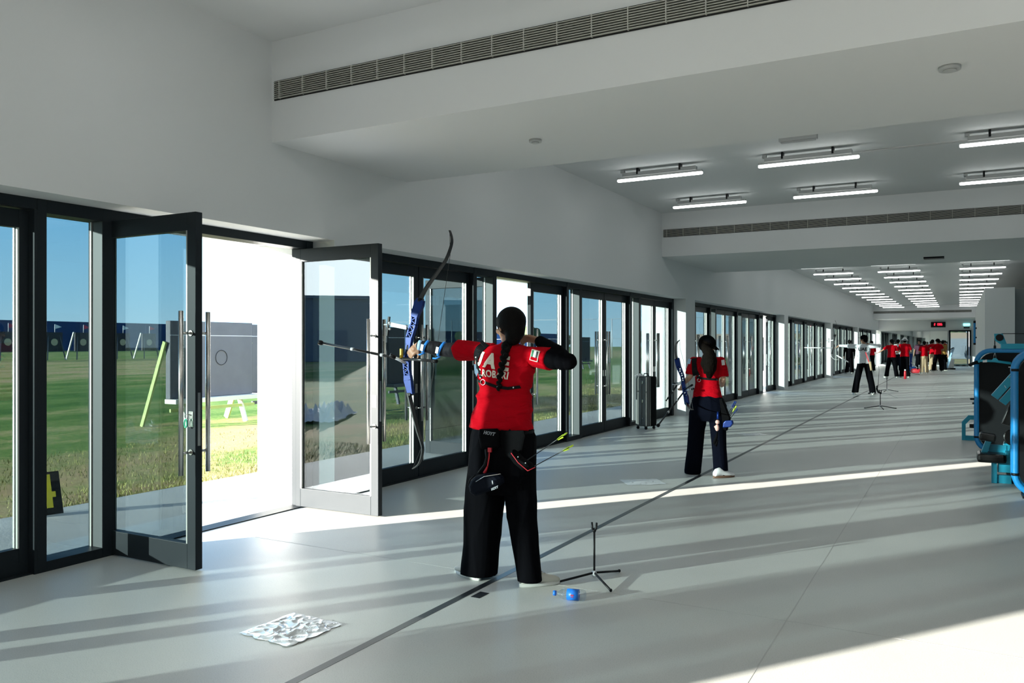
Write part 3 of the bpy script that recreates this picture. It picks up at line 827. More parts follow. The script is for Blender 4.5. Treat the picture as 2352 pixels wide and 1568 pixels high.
def face_parts(q, m, parent, s=1.0):
    for t in (-1, 1):
        e = MB().ball(q(t * 0.031, 0.078, 0.012), 0.0105 * s, 10, 8, 0, sc=(1.25, 0.7, 0.7), rot=m).ball(q(t * 0.031, 0.0845, 0.012), 0.0048 * s, 8, 6, 1, rot=m)
        adopt(e.build('eye', [M['eye'], M['black']]), parent)
    adopt(MB().ball(q(0, 0.082, -0.047), 0.011 * s, 10, 6, sc=(2.0, 0.7, 0.6), rot=m).build('lips', M['lip']), parent)

def shoe(parent, heel, yaw, m='shoe', sm='sole', L=0.27, s=1.0):
    g = Matrix.Rotation(yaw, 3, 'Z'); hx = Vector(heel)
    def P(x, y, z): return hx + g @ (Vector((x, y, z)) * s)
    up = MB(); rings = []
    for y, w, z, h in ((0.0, 0.028, 0.045, 0.030), (0.02, 0.036, 0.058, 0.045), (0.07, 0.037, 0.066, 0.052), (0.12, 0.040, 0.052, 0.040), (0.18, 0.045, 0.040, 0.029), (0.235, 0.040, 0.033, 0.021), (0.262, 0.022, 0.028, 0.013)):
        rings.append([P(w * math.cos(2 * math.pi * k / 14), y * L / 0.27, z + h * math.sin(2 * math.pi * k / 14)) for k in range(14)])
    up.loft(rings)
    o = adopt(up.build('shoe', M[m]), parent)
    sl = MB(); r1 = []
    for z in (0.0, 0.008, 0.026):
        k_ = 1.0 if z else 0.94
        ring = []
        for k in range(36):
            t = 2 * math.pi * k / 36
            y = 0.13 + 0.142 * math.sin(t); w = (0.0425 + 0.0045 * math.sin(t)) * math.cos(t)
            ring.append(P(w * k_, y * L / 0.27, z))
        r1.append(ring)
    sl.loft(r1, smooth=True)
    adopt(sl.build('sole', M[sm]), parent); 
    so = [c for c in parent.children if c.name.startswith('sole')][-1]
    so.parent = o; so.matrix_parent_inverse = Matrix()
    lc = MB()
    for k in range(4): lc.tube([P(-0.022, 0.10 + 0.022 * k, 0.098 - 0.008 * k), P(0, 0.105 + 0.022 * k, 0.105 - 0.009 * k), P(0.022, 0.10 + 0.022 * k, 0.098 - 0.008 * k)], 0.003 * s, 6)
    l = lc.build('laces', M['white']); l.parent = o
    return o

def on_surface(bvh, x, z, y0, dirn=1, off=0.002):
    """point on a garment seen from behind (ray along +Y)"""
    h = bvh.ray_cast(Vector((x, y0, z)), Vector((0, dirn, 0)))
    if h[0] is None: return None
    return h[0] + Vector((0, -dirn * off, 0))
def bvh_of(o):
    dg = bpy.context.evaluated_depsgraph_get(); dg.update()
    me = o.data
    return BVHTree.FromPolygons([v.co.copy() for v in me.vertices], [tuple(p.vertices) for p in me.polygons])
def drape_text(s, size, x, z, bvh, y0, m, parent, tilt=0.0, wide=1.0, bold=0.004, name='lettering', fallback=None, space=1.0):
    me = text_mesh(s, size, name, ext=0.0012, bold=bold, space=space)
    bm = bmesh.new(); bm.from_mesh(me)
    bmesh.ops.subdivide_edges(bm, edges=[e for e in bm.edges if e.calc_length() > size * 0.25], cuts=2)
    ct, st = math.cos(tilt), math.sin(tilt)
    for v in bm.verts:
        px, pz, ex = v.co.x * wide, v.co.y, v.co.z
        X = x + px * ct - pz * st; Z = z + px * st + pz * ct
        h = on_surface(bvh, X, Z, y0, 1, 0.0032 + ex)
        v.co = h if h else Vector((X, fallback or y0 + 1, Z))
    bm.to_mesh(me); bm.free(); me.materials.append(m)
    o = bpy.data.objects.new(name, me); COL.objects.link(o)
    o.parent = parent
    return o
def drape_strap(pts, w, bvh, y0, m, name, parent, th=0.004, off=0.003, n=8):
    """ribbon through (x, z) points laid on the garment"""
    P = []
    for i in range(len(pts) - 1):
        for k in range(n):
            t = k / n
            P.append((pts[i][0] * (1 - t) + pts[i + 1][0] * t, pts[i][1] * (1 - t) + pts[i + 1][1] * t))
    P.append(pts[-1])
    rows_ = []
    for i, (x, z) in enumerate(P):
        a = P[max(i - 1, 0)]; b = P[min(i + 1, len(P) - 1)]
        d = Vector((b[0] - a[0], b[1] - a[1])).normalized(); nx, nz = -d.y, d.x
        row = []
        ys = []
        for s in (-1, 1):
            h = on_surface(bvh, x + nx * w / 2 * s, z + nz * w / 2 * s, y0, 1, off)
            ys.append(h.y if h else None)
        good = [q for q in ys if q is not None]
        if not good:
            if rows_: ys = [rows_[-1][0].y, rows_[-1][0].y]
            else: continue
        else: ys = [min(good)] * 2 if None in ys else ys
        if rows_: ys = [max(rows_[-1][i_].y - 0.012, min(rows_[-1][i_].y + 0.012, ys[i_])) for i_ in (0, 1)]
        for s, yy in zip((-1, 1), ys): row.append(Vector((x + nx * w / 2 * s, yy, z + nz * w / 2 * s)))
        rows_.append(row)
    mb = MB(); rings = [[r[0], r[1], r[1] - Vector((0, th, 0)), r[0] - Vector((0, th, 0))] for r in rows_]
    mb.loft(rings, smooth=False)
    return adopt(mb.build(name, m), parent)

def dress(root, S):
    """builds body, shirt, trousers, shoes of one figure from joint positions S"""
    v = S.get('voxel', 0.006); J = S['J']; yaw = S.get('yaw', 0.0); k = S.get('k', 1.0)
    fw = Vector((-math.sin(yaw), math.cos(yaw), 0))
    body = MB()
    q, m = head(body, J['head'], S.get('head_yaw', yaw), k * S.get('head_k', 1.0), S.get('pitch', 0))
    nb_ = Vector(J['neck'])
    body.tube([nb_ - Vector((0, 0, 0.05)), nb_, Vector(J['head']) - Vector((0, 0, 0.05 * k))], [0.06 * k, 0.052 * k, 0.05 * k], 14)
    hip = Vector(J['hip'])
    ch = (Vector(J['shL']) + Vector(J['shR'])) / 2
    body.loft([ell(hip, 0.13 * k, 0.09 * k, yaw), ell(hip.lerp(ch, 0.45) , 0.11 * k, 0.08 * k, yaw), ell(hip.lerp(ch, 0.8), 0.14 * k, 0.085 * k, yaw), ell(ch, 0.12 * k, 0.07 * k, yaw), ell(nb_, 0.06 * k, 0.055 * k, yaw)])
    for s in 'LR':
        sh, el, wr = Vector(J['sh' + s]), Vector(J['el' + s]), Vector(J['wr' + s])
        limb(body, [ch.lerp(sh, 0.5), sh, sh.lerp(el, 0.5), el, el.lerp(wr, 0.35), wr], [0.05 * k, 0.050 * k, 0.042 * k, 0.032 * k, 0.035 * k, 0.025 * k])
        hd = S['hand' + s]
        hand(body, wr, hd[0], hd[1], hd[2], hd[3] if len(hd) > 3 else 0.6, k * S.get('hand_k', 1.0))
        kn, an = Vector(J['kn' + s]), Vector(J['an' + s])
        hs = hip + Vector((math.cos(yaw), math.sin(yaw), 0)) * (0.085 * k * (-1 if s == 'L' else 1))
        limb(body, [hs, kn, an], [0.075 * k, 0.05 * k, 0.036 * k])
    b = fuse(body, 'body', M[S.get('skin', 'skin')], S.get('body_voxel', v), 2, root)
    face_parts(q, m, b, k)
    # shirt
    sm = MB(); R_ = S['shirt']
    sm.loft([ell(c, a, b2, yaw + (r[0] if r else 0), 28, sq=2.3) for c, a, b2, *r in R_])
    for s in 'LR':
        sh, el = Vector(J['sh' + s]), Vector(J['el' + s]); f = S.get('sleeve' + s, 0.62)
        top = ch.lerp(sh, 0.45)
        rr = S.get('sleeve_r', (0.062, 0.066, 0.062))
        e = sh.lerp(el, f); mid = sh.lerp(el, f * 0.5)
        sm.tube([top, sh, mid, e], [rr[0] * k, rr[0] * k, rr[1] * k, rr[2] * k], 18)
        sm.ball(sh, rr[0] * k * 0.98, 16, 10)
    shirt = fuse(sm, 'shirt', M[S.get('shirt_m', 'red')], v, S.get('shirt_smooth', 4), root, fold=S.get('fold', (0.005, (4, 4, 10))))
    # trousers
    tr = MB(); tr.loft([ell(c, a, b2, yaw, 28, sq=2.2) for c, a, b2 in S['pelvis']])
    for leg in S['legs']: tr.loft([ell(c, a, b2, yaw, 24, sq=2.2) for c, a, b2 in leg])
    fuse(tr, 'trousers', M[S.get('trouser_m', 'black_cloth')], v, 3, root, fold=S.get('tfold', (0.006, (7, 7, 2.0))))
    for s in 'LR':
        h = S['shoe' + s]
        shoe(root, h[0], h[1], S.get('shoe_m', 'shoe'), S.get('sole_m', 'sole'), s=S.get('shoe_s', 0.95))
    return b, shirt, q, m

def band(parent_root, part, a, b, c, r1, r2, w, m, name, th=0.003):
    """a ring of webbing around a limb"""
    a = Vector(a); d = Vector(b).normalized()
    u = d.orthogonal().normalized(); q = d.cross(u)
    rings = []
    for t in (-w / 2, w / 2):
        rings.append([a + d * t + (u * math.cos(x) + q * math.sin(x)) * (r1 + th) for x in [2 * math.pi * k / 20 for k in range(20)]])
    o = MB().loft(rings, cap=True).build(name, m)
    o.parent = part
    return o

# ---- the archer in the red shirt, nearest
Y1 = 4.36
def X1(u, v, dy=0.0): return at(u, v, Y1 + dy)
def rpx(ul, ur, v, Y, kk, sc=1.0):
    a_, b_ = at(ul, v, Y), at(ur, v, Y); W = (b_.x - a_.x) / 2
    mid = (ul + ur) / 2; th = math.atan2(math.sin(YAW) * F_ - math.cos(YAW) * (mid - CX_), math.cos(YAW) * F_ + math.sin(YAW) * (mid - CX_))
    a = W / math.sqrt(1 + (kk * math.tan(th)) ** 2)
    return ((a_ + b_) / 2, a * sc, a * kk * sc)
def archer_one():
    root = empty('person', (-2.42, Y1, 0), label='woman archer with braid in red shirt aiming a blue bow, back to the viewpoint', cat='person')
    S = dict(voxel=0.0065, body_voxel=0.0048, yaw=0.0, head_yaw=R(62), k=0.97, skin='skin', hand_k=0.96)
    S['J'] = dict(head=X1(1171, 752, 0.0), neck=X1(1170, 795, 0.0), shL=X1(1098, 806), shR=X1(1222, 818), elL=X1(1022, 803, 0.02), elR=X1(1306, 830, -0.06),
                  wrL=X1(962, 793, -0.035), wrR=X1(1236, 781, 0.10), hip=X1(1158, 985), knL=X1(1112, 1150, 0.02), knR=X1(1200, 1150), anL=X1(1100, 1300, 0.02), anR=X1(1218, 1318, -0.03))
    S['handL'] = (Vector((-0.70, -0.22, -0.68)), Vector((-0.25, 0.9, -0.35)), 1, 0.75)
    S['hand_k'] = 0.86; S['handR'] = (Vector((-0.97, -0.05, 0.12)), Vector((-0.1, -0.5, -0.6)), 1, 0.7)
    S['shirt'] = [(*rpx(1083, 1224, 984, Y1, 0.66),), (*rpx(1087, 1222, 962, Y1, 0.66),), (*rpx(1098, 1218, 922, Y1, 0.64),), (*rpx(1103, 1217, 892, Y1, 0.62),), (*rpx(1098, 1224, 862, Y1, 0.60),),
                  (*rpx(1092, 1229, 835, Y1, 0.56),), (*rpx(1098, 1222, 812, Y1, 0.54),), (*rpx(1124, 1212, 796, Y1, 0.60),), (*rpx(1150, 1190, 789, Y1, 0.95),), (*rpx(1156, 1186, 783, Y1, 1.0),)]
    S['sleeveL'] = 0.56; S['sleeveR'] = 0.50; S['sleeve_r'] = (0.060, 0.067, 0.071)
    S['fold'] = (0.017, (3.0, 3.0, 9))
    S['pelvis'] = [(*rpx(1090, 1222, 976, Y1, 0.66),), (*rpx(1083, 1230, 1000, Y1, 0.72),), (*rpx(1079, 1232, 1040, Y1, 0.74),), (*rpx(1076, 1231, 1085, Y1, 0.72),), (*rpx(1090, 1220, 1130, Y1, 0.6),)]
    S['legs'] = [[(*rpx(1079, 1164, 1050, Y1, 0.95),), (*rpx(1070, 1161, 1130, Y1, 0.95),), (*rpx(1066, 1153, 1190, Y1, 0.92),), (*rpx(1066, 1147, 1250, Y1, 0.92),), (*rpx(1062, 1145, 1296, Y1, 0.90),), (*rpx(1059, 1143, 1316, Y1, 0.92),)],
                 [(*rpx(1150, 1232, 1050, Y1, 0.95),), (*rpx(1158, 1231, 1130, Y1, 0.95),), (*rpx(1166, 1232, 1190, Y1, 0.95),), (*rpx(1176, 1236, 1250, Y1 - .02, 1.0),), (*rpx(1184, 1241, 1300, Y1 - .03, 1.0),), (*rpx(1189, 1245, 1333, Y1 - .04, 1.05),)]]
    pL = at(1092, 1326, 4.33); pR = at(1208, 1349, 4.22)
    S['shoeL'] = (Vector((-2.585, 4.28, 0)), R(66)); S['shoeR'] = (Vector((-2.295, 4.285, 0)), R(-42)); S['shoe_s'] = 0.93
    b, shirt, q, m = dress(root, S)
    J = S['J']
    # dark sleeve on the bow arm and on the drawing arm
    sl = MB(); sh, el, wr = J['shL'], J['elL'], J['wrL']
    limb(sl, [sh.lerp(el, 0.35), sh.lerp(el, 0.7), el, el.lerp(wr, 0.4), el.lerp(wr, 0.93)], [0.050, 0.0495, 0.045, 0.046, 0.032], 16)
    slo = fuse(sl, 'arm_sleeve', M['sleeve'], 0.006, 2, root, fold=(0.004, (45, 20, 9)))
    sl = MB(); sh, el, wr = J['shR'], J['elR'], J['wrR']
    limb(sl, [sh.lerp(el, 0.3), sh.lerp(el, 0.65), el, el.lerp(wr, 0.35), el.lerp(wr, 0.92)], [0.058, 0.060, 0.050, 0.054, 0.037], 16); sl.ball(sh.lerp(el, 0.86), 0.058, 16, 10)
    fuse(sl, 'arm_sleeve', M['black_cloth'], 0.006, 2, root, fold=(0.003, (30, 20, 9)))
    # hair: cap, low knot and a braid down the back
    h = MB()
    h.ball(q(0, -0.018, 0.036), 0.094, 20, 14, sc=(0.94, 1.08, 1.0), rot=m)
    h.ball(q(0, -0.052, -0.012), 0.072, 16, 10, sc=(0.95, 0.9, 1.1), rot=m)
    h.ball(q(-0.02, -0.070, -0.060), 0.050, 14, 9)
    h.ball(X1(1163, 795, -0.085), 0.034, 12, 8)
    fuse(h, 'hair', M['hair'], 0.007, 3, root, fold=(0.002, (14, 14, 14)))
    br = MB(); path = [X1(1163, 798, -0.115), X1(1158, 820, -0.14), X1(1152, 845, -0.135), X1(1147, 870, -0.125), X1(1146, 893, -0.12)]
    n = 15
    for i in range(n):
        t = i / (n - 1) * (len(path) - 1); a_ = int(min(t, len(path) - 2)); p = path[a_].lerp(path[a_ + 1], t - a_)
        sgn = 1 if i % 2 else -1
        w_ = 0.021 * (1 - 0.45 * i / n)
        br.ball(p + Vector((0.009 * sgn * (1 - 0.4 * i / n), 0, 0)), w_, 10, 7, sc=(0.95, 0.8, 1.25), rot=Matrix.Rotation(sgn * 0.6, 3, 'Y'))
    adopt(br.build('braid', M['hair']), root)
    bv = bvh_of(shirt); y0 = Y1 - 0.6
    # print on the back
    for ch_, u, v in (('U', 1117, 824), ('A', 1147, 829), ('E', 1179, 835)):
        p = X1(u, v); drape_text(ch_, 0.115, p.x, p.z, bv, y0, M['print'], shirt, tilt=R(-9), wide=0.92, bold=0.006)
    p = X1(1152, 858); drape_text('S.ROBARI', 0.060, p.x, p.z, bv, y0, M['print'], shirt, tilt=R(-5), wide=0.82, bold=0.0016, space=1.08)
    # flag patch on the right sleeve
    p = X1(1244, 816)
    fl = MB()
    def raw(dx, dz):
        ct, st = math.cos(R(-14)), math.sin(R(-14))
        return p.x + dx * ct - dz * st, p.z + dx * st + dz * ct
    fy = [on_surface(bv, *raw(dx, dz), y0, 1, 0) for dx in (-0.026, 0, 0.026) for dz in (-0.033, 0, 0.033)]
    fy = min(g.y for g in fy if g)
    def pq(dx, dz, off):
        X, Z = raw(dx, dz); return Vector((X, fy - off, Z))
    def rect(x0, x1_, z0, z1_, off, mi):
        A = [pq(x0, z0, off), pq(x1_, z0, off), pq(x1_, z1_, off), pq(x0, z1_, off)]
        B = [pq(x0, z0, -0.012), pq(x1_, z0, -0.012), pq(x1_, z1_, -0.012), pq(x0, z1_, -0.012)]
        fl.add(A + B, [(0, 1, 2, 3), (0, 4, 5, 1), (1, 5, 6, 2), (2, 6, 7, 3), (3, 7, 4, 0)], mi)
    rect(-0.026, 0.026, -0.033, 0.033, 0.0030, 0)
    rect(-0.022, 0.022, -0.029, -0.010, 0.0040, 1)
    rect(-0.022, -0.008, -0.010, 0.029, 0.0040, 2); rect(-0.008, 0.008, -0.010, 0.029, 0.0040, 3); rect(0.008, 0.022, -0.010, 0.029, 0.0040, 4)
    M['flag_green'] = mat('flag_green', (0.0, 0.16, 0.06), 0.6)
    fo = fl.build('flag_patch', [M['print'], M['red'], M['flag_green'], M['white'], M['black']], label='small green, white, black and red flag patch')
    fo.parent = shirt
    # harness straps
    def S2(*uv): return [(X1(u, v).x, X1(u, v).z) for u, v in uv]
    hr = empty('archery_harness', (0, 0, 0)); adopt(hr, root)
    hr.matrix_parent_inverse = Matrix.Translation(-root.location)
    def DS(uv, w, m_='strap', nm='strap', th=0.004): return drape_strap(S2(*uv), w, bv, y0, M[m_], nm, hr, th=th)
    DS([(1124, 787), (1115, 803), (1108, 825), (1100, 850)], 0.058)
    DS([(1108, 818), (1116, 845), (1124, 866)], 0.018)
    DS([(1098, 862), (1112, 873), (1124, 876)], 0.016)
    DS([(1135, 877), (1160, 886), (1185, 890), (1208, 887)], 0.018)
    sp_ = [X1(u, v, -0.05) for u, v in ((1094, 835), (1104, 837), (1107, 850), (1101, 865), (1096, 856))]
    adopt(MB().prism([(q_.x, q_.z) for q_ in sp_], 'y', Y1 - 0.082, Y1 - 0.04).build('side_patch', M['blue_patch'], bevel=0.003), hr)
    c = X1(1129, 876); g = on_surface(bv, c.x, c.z, y0, 1, 0.006) or c
    ring = [g + Vector((0.017 * math.cos(a), 0, 0.017 * math.sin(a))) for a in [2 * math.pi * k / 18 for k in range(18)]]
    adopt(MB().tube(ring, 0.0028, 6, closed=True).build('ring', M['steel']), hr)
    for u, v in ((1110, 820), (1122, 866), (1163, 887), (1196, 888)):
        c = X1(u, v); g = on_surface(bv, c.x, c.z, y0, 1, 0.008)
        if g: adopt(MB().ball(g, 0.005, 8, 6, sc=(1, 0.4, 1)).build('stud', M['white']), hr)
    # arm guard
    ag = empty('arm_guard', (0, 0, 0)); adopt(ag, root)
    wr, el = J['wrL'], J['elL']; dv = (wr - el)
    for t, r_ in ((0.72, 0.040), (0.12, 0.048)):
        c = el + dv * t
        o = MB(); d = (dv.normalized() + Vector((0, 0, 0.35))).normalized(); u_ = d.orthogonal().normalized(); q_ = d.cross(u_)
        rings = [[c + d * w_ + (u_ * math.cos(x) + q_ * math.sin(x)) * (r_ + 0.004) for x in [2 * math.pi * k / 20 for k in range(20)]] for w_ in (-0.009, 0.009)]
        o.loft(rings); adopt(o.build('strap', M['blue_strap']), ag)
        back = (c - Vector((0, r_ + 0.005, 0.004)))
        adopt(MB().bar(back + Vector((0.004, 0, 0.018)), back - Vector((0.006, 0, 0.022)), 0.020, 0.004, up=(0, 1, 0)).build('label_tab', M['white']), ag)
        adopt(MB().tube([c + Vector((0, -0.02, -r_)), c + Vector((-0.03, -0.025, -r_ - 0.012)), c + Vector((-0.055, -0.02, -r_ - 0.010))], 0.0055, 8).build('strap_end', M['blue_strap']), ag)
    bd_ = MB(); c = J['wrL'] + Vector((0.010, 0.002, 0)); d = dv.normalized(); u_ = d.orthogonal().normalized(); q_ = d.cross(u_)
    bd_.loft([[c + d * w_ + (u_ * math.cos(x) + q_ * math.sin(x)) * 0.034 for x in [2 * math.pi * k / 18 for k in range(18)]] for w_ in (-0.011, 0.011)])
    o = adopt(bd_.build('wrist_band', M['pale_blue'], label='pale blue wrist band'), root)
    return root, S, q
M['blue_patch'] = mat('slate_blue_patch', (0.10, 0.17, 0.26), 0.6)
M['pale_blue'] = mat('pale_blue_band', (0.35, 0.55, 0.75), 0.5)
P1, S1, Q1 = archer_one()
# ---- the second woman, black cap and long ponytail
Y2 = 8.93
def X2(u, v, dy=0.0): return at(u, v, Y2 + dy)
def archer_two():
    root = empty('person', (-2.44, Y2, 0), label='woman in black cap, long ponytail and red shirt standing with a lowered blue bow', cat='person')
    rp = lambda a, b, v, k, dy=0.0: (*rpx(a, b, v, Y2 + dy, k),)
    S = dict(voxel=0.0085, body_voxel=0.0065, yaw=0.0, head_yaw=R(-35), pitch=R(-18), k=0.92, skin='skin_l', trouser_m='navy_cloth', hand_k=0.95, sole_m='gum', shoe_m='white')
    S['J'] = dict(head=X2(1624, 797, 0.02), neck=X2(1624, 819), shL=X2(1593, 829), shR=X2(1656, 829), elL=X2(1587, 862, -0.03), elR=X2(1661, 868, -0.02), wrL=X2(1570, 881, 0.06), wrR=X2(1659, 884, 0.22),
                  hip=X2(1627, 915), knL=X2(1608, 1005, 0.02), knR=X2(1646, 1005), anL=X2(1594, 1076, 0.03), anR=X2(1656, 1078, -0.02))
    S['handL'] = (Vector((-0.35, 0.3, -0.75)), Vector((-0.6, 0.5, 0.0)), 1, 0.9)
    S['handR'] = (Vector((-0.4, 0.85, -0.1)), Vector((0, 0.1, 0.9)), -1, 0.7)
    S['shirt'] = [rp(1591, 1659, 915, 0.66), rp(1593, 1656, 900, 0.64), rp(1598, 1651, 880, 0.60), rp(1597, 1653, 862, 0.60), rp(1592, 1657, 845, 0.56), rp(1593, 1657, 832, 0.54), rp(1604, 1645, 824, 0.6), rp(1614, 1634, 820, 0.9), rp(1616, 1632, 817, 1.0)]
    S['sleeveL'] = 0.95; S['sleeveR'] = 0.92; S['sleeve_r'] = (0.055, 0.064, 0.068)
    S['pelvis'] = [rp(1592, 1657, 908, 0.66), rp(1586, 1669, 930, 0.70), rp(1584, 1667, 950, 0.70), rp(1592, 1660, 966, 0.6)]
    S['legs'] = [[rp(1583, 1627, 945, 0.95), rp(1581, 1619, 985, 0.95), rp(1578, 1615, 1030, 0.95, .01), rp(1574, 1612, 1065, 1.0, .02), rp(1573, 1610, 1087, 1.0, .03)],
                 [rp(1625, 1669, 945, 0.95), rp(1631, 1668, 985, 0.95), rp(1635, 1669, 1030, 0.95), rp(1638, 1672, 1065, 1.0, -.02), rp(1639, 1673, 1090, 1.0, -.03)]]
    S['shoeL'] = (Vector((-2.62, 8.93, 0)), R(28)); S['shoeR'] = (Vector((-2.33, 8.78, 0)), R(-42))
    b, shirt, q, m = dress(root, S)
    h = MB(); h.ball(q(0, -0.018, 0.030), 0.092, 18, 12, sc=(0.94, 1.06, 0.95), rot=m)
    a0 = q(0, -0.085, 0.01)
    h.tube([a0, X2(1630, 812, -0.15), X2(1632, 830, -0.19), X2(1631, 850, -0.18), X2(1629, 868, -0.15)], [0.035, 0.058, 0.070, 0.058, 0.024], 14)
    h.tube([X2(1622, 815, -0.13), X2(1620, 835, -0.15), X2(1622, 858, -0.14)], [0.035, 0.05, 0.02], 12)
    fuse(h, 'ponytail_hair', M['hair_b'], 0.008, 2, root, fold=(0.006, (34, 34, 3)))
    cp = MB(); cp.ball(q(0, -0.012, 0.052), 0.093, 20, 14, sc=(0.96, 1.08, 0.92), rot=m)
    cap = adopt(cp.build('cap', M['black_cloth']), root)
    br = MB(); rings = []
    for y, w in ((0.07, 0.068), (0.11, 0.066), (0.145, 0.050), (0.165, 0.02)):
        rings.append([q(w * math.cos(2 * math.pi * k / 12), y, 0.048 - (y - 0.07) * 0.25 - 0.012 * (math.cos(2 * math.pi * k / 12) ** 2) + 0.004 * math.sin(2 * math.pi * k / 12)) for k in range(12)])
    br.loft(rings); o = br.build('cap_brim', M['black_cloth']); o.parent = cap
    bv = bvh_of(shirt); y0 = Y2 - 0.6
    S2 = lambda *uv: [(X2(u, v).x, X2(u, v).z) for u, v in uv]
    hr = empty('archery_harness', (0, 0, 0)); adopt(hr, root)
    drape_strap(S2((1597, 822), (1599, 840), (1602, 862)), 0.058, bv, y0, M['strap'], 'strap', hr)
    drape_strap(S2((1604, 866), (1625, 869), (1652, 871)), 0.024, bv, y0, M['strap'], 'strap', hr)
    drape_strap(S2((1601, 842), (1612, 866)), 0.020, bv, y0, M['strap'], 'strap', hr)
    for u, v in ((1598, 834), (1604, 846), (1601, 862), (1611, 862)):
        c = X2(u, v); g = on_surface(bv, c.x, c.z, y0, 1, 0.008)
        if g: adopt(MB().ball(g, 0.006, 8, 6, sc=(1, 0.4, 1)).build('stud', M['white']), hr)
    c = X2(1610, 872); g = on_surface(bv, c.x, c.z, y0, 1, 0.006) or c
    adopt(MB().tube([g + Vector((0.018 * math.cos(a), 0, 0.018 * math.sin(a))) for a in [2 * math.pi * k / 16 for k in range(16)]], 0.003, 6, closed=True).build('ring', M['steel']), hr)
    # pale shoulder patches
    for uv in (((1587, 824), (1585, 835)), ((1663, 826), (1665, 838))):
        o = drape_strap(S2(*uv), 0.034, bv, y0, M['pale_blue' if uv[0][0] < 1600 else 'white'], 'shoulder_patch', root, th=0.002)
    # small print on the lower back: a plain emblem of bars
    w_ = MB(); d_ = (S['J']['wrL'] - S['J']['elL']).normalized(); u_ = d_.orthogonal().normalized(); q_ = d_.cross(u_); c = S['J']['wrL']
    w_.loft([[c + d_ * t + (u_ * math.cos(x) + q_ * math.sin(x)) * 0.029 for x in [2 * math.pi * k / 16 for k in range(16)]] for t in (-0.014, 0.014)])
    adopt(w_.build('bracelet', M['steel']), root)
    return root, S
P2, SS2 = archer_two()

# ---------------------------------------------------------------- bows
M['blue_anod'] = mat('blue_anodised', (0.002, 0.022, 0.15), 0.38, metal=0.2, spec=0.3)
M['carbon'] = mat('black_carbon', (0.010, 0.010, 0.011), 0.3)
M['string'] = mat('bow_string', (0.02, 0.02, 0.02), 0.6)
M['silver'] = mat('silver_part', (0.66, 0.68, 0.70), 0.3, metal=0.6)
M['yellow'] = mat('yellow_part', (0.60, 0.42, 0.02), 0.5)
M['lime'] = mat('lime_vane', (0.55, 0.75, 0.03), 0.5)
M['rodwhite'] = mat('white_rod', (0.75, 0.75, 0.74), 0.4)
def flat_limb(pts, w0, w1, t0, t1, wd=Vector((0, 1, 0))):
    """a bow limb: a thin flat strip, its width along wd"""
    mb = MB(); rings = []; n = len(pts)
    for i, p in enumerate(pts):
        d = (pts[min(i + 1, n - 1)] - pts[max(i - 1, 0)]).normalized()
        wv = (wd - d * wd.dot(d)).normalized(); nv = d.cross(wv)
        k = i / (n - 1); w = (w0 + (w1 - w0) * k) / 2; t = (t0 + (t1 - t0) * k) / 2
        rings.append([p + wv * w + nv * t, p - wv * w + nv * t, p - wv * w - nv * t, p + wv * w - nv * t])
    return mb.loft(rings, smooth=False)
def smooth_path(pts, n=5):
    out = []
    for i in range(len(pts) - 1):
        p0 = pts[max(i - 1, 0)]; p1 = pts[i]; p2 = pts[i + 1]; p3 = pts[min(i + 2, len(pts) - 1)]
        for k in range(n):
            t = k / n
            out.append(0.5 * ((2 * p1) + (p2 - p0) * t + (2 * p0 - 5 * p1 + 4 * p2 - p3) * t * t + (3 * p1 - p0 - 3 * p2 + p3) * t ** 3))
    out.append(pts[-1]); return out
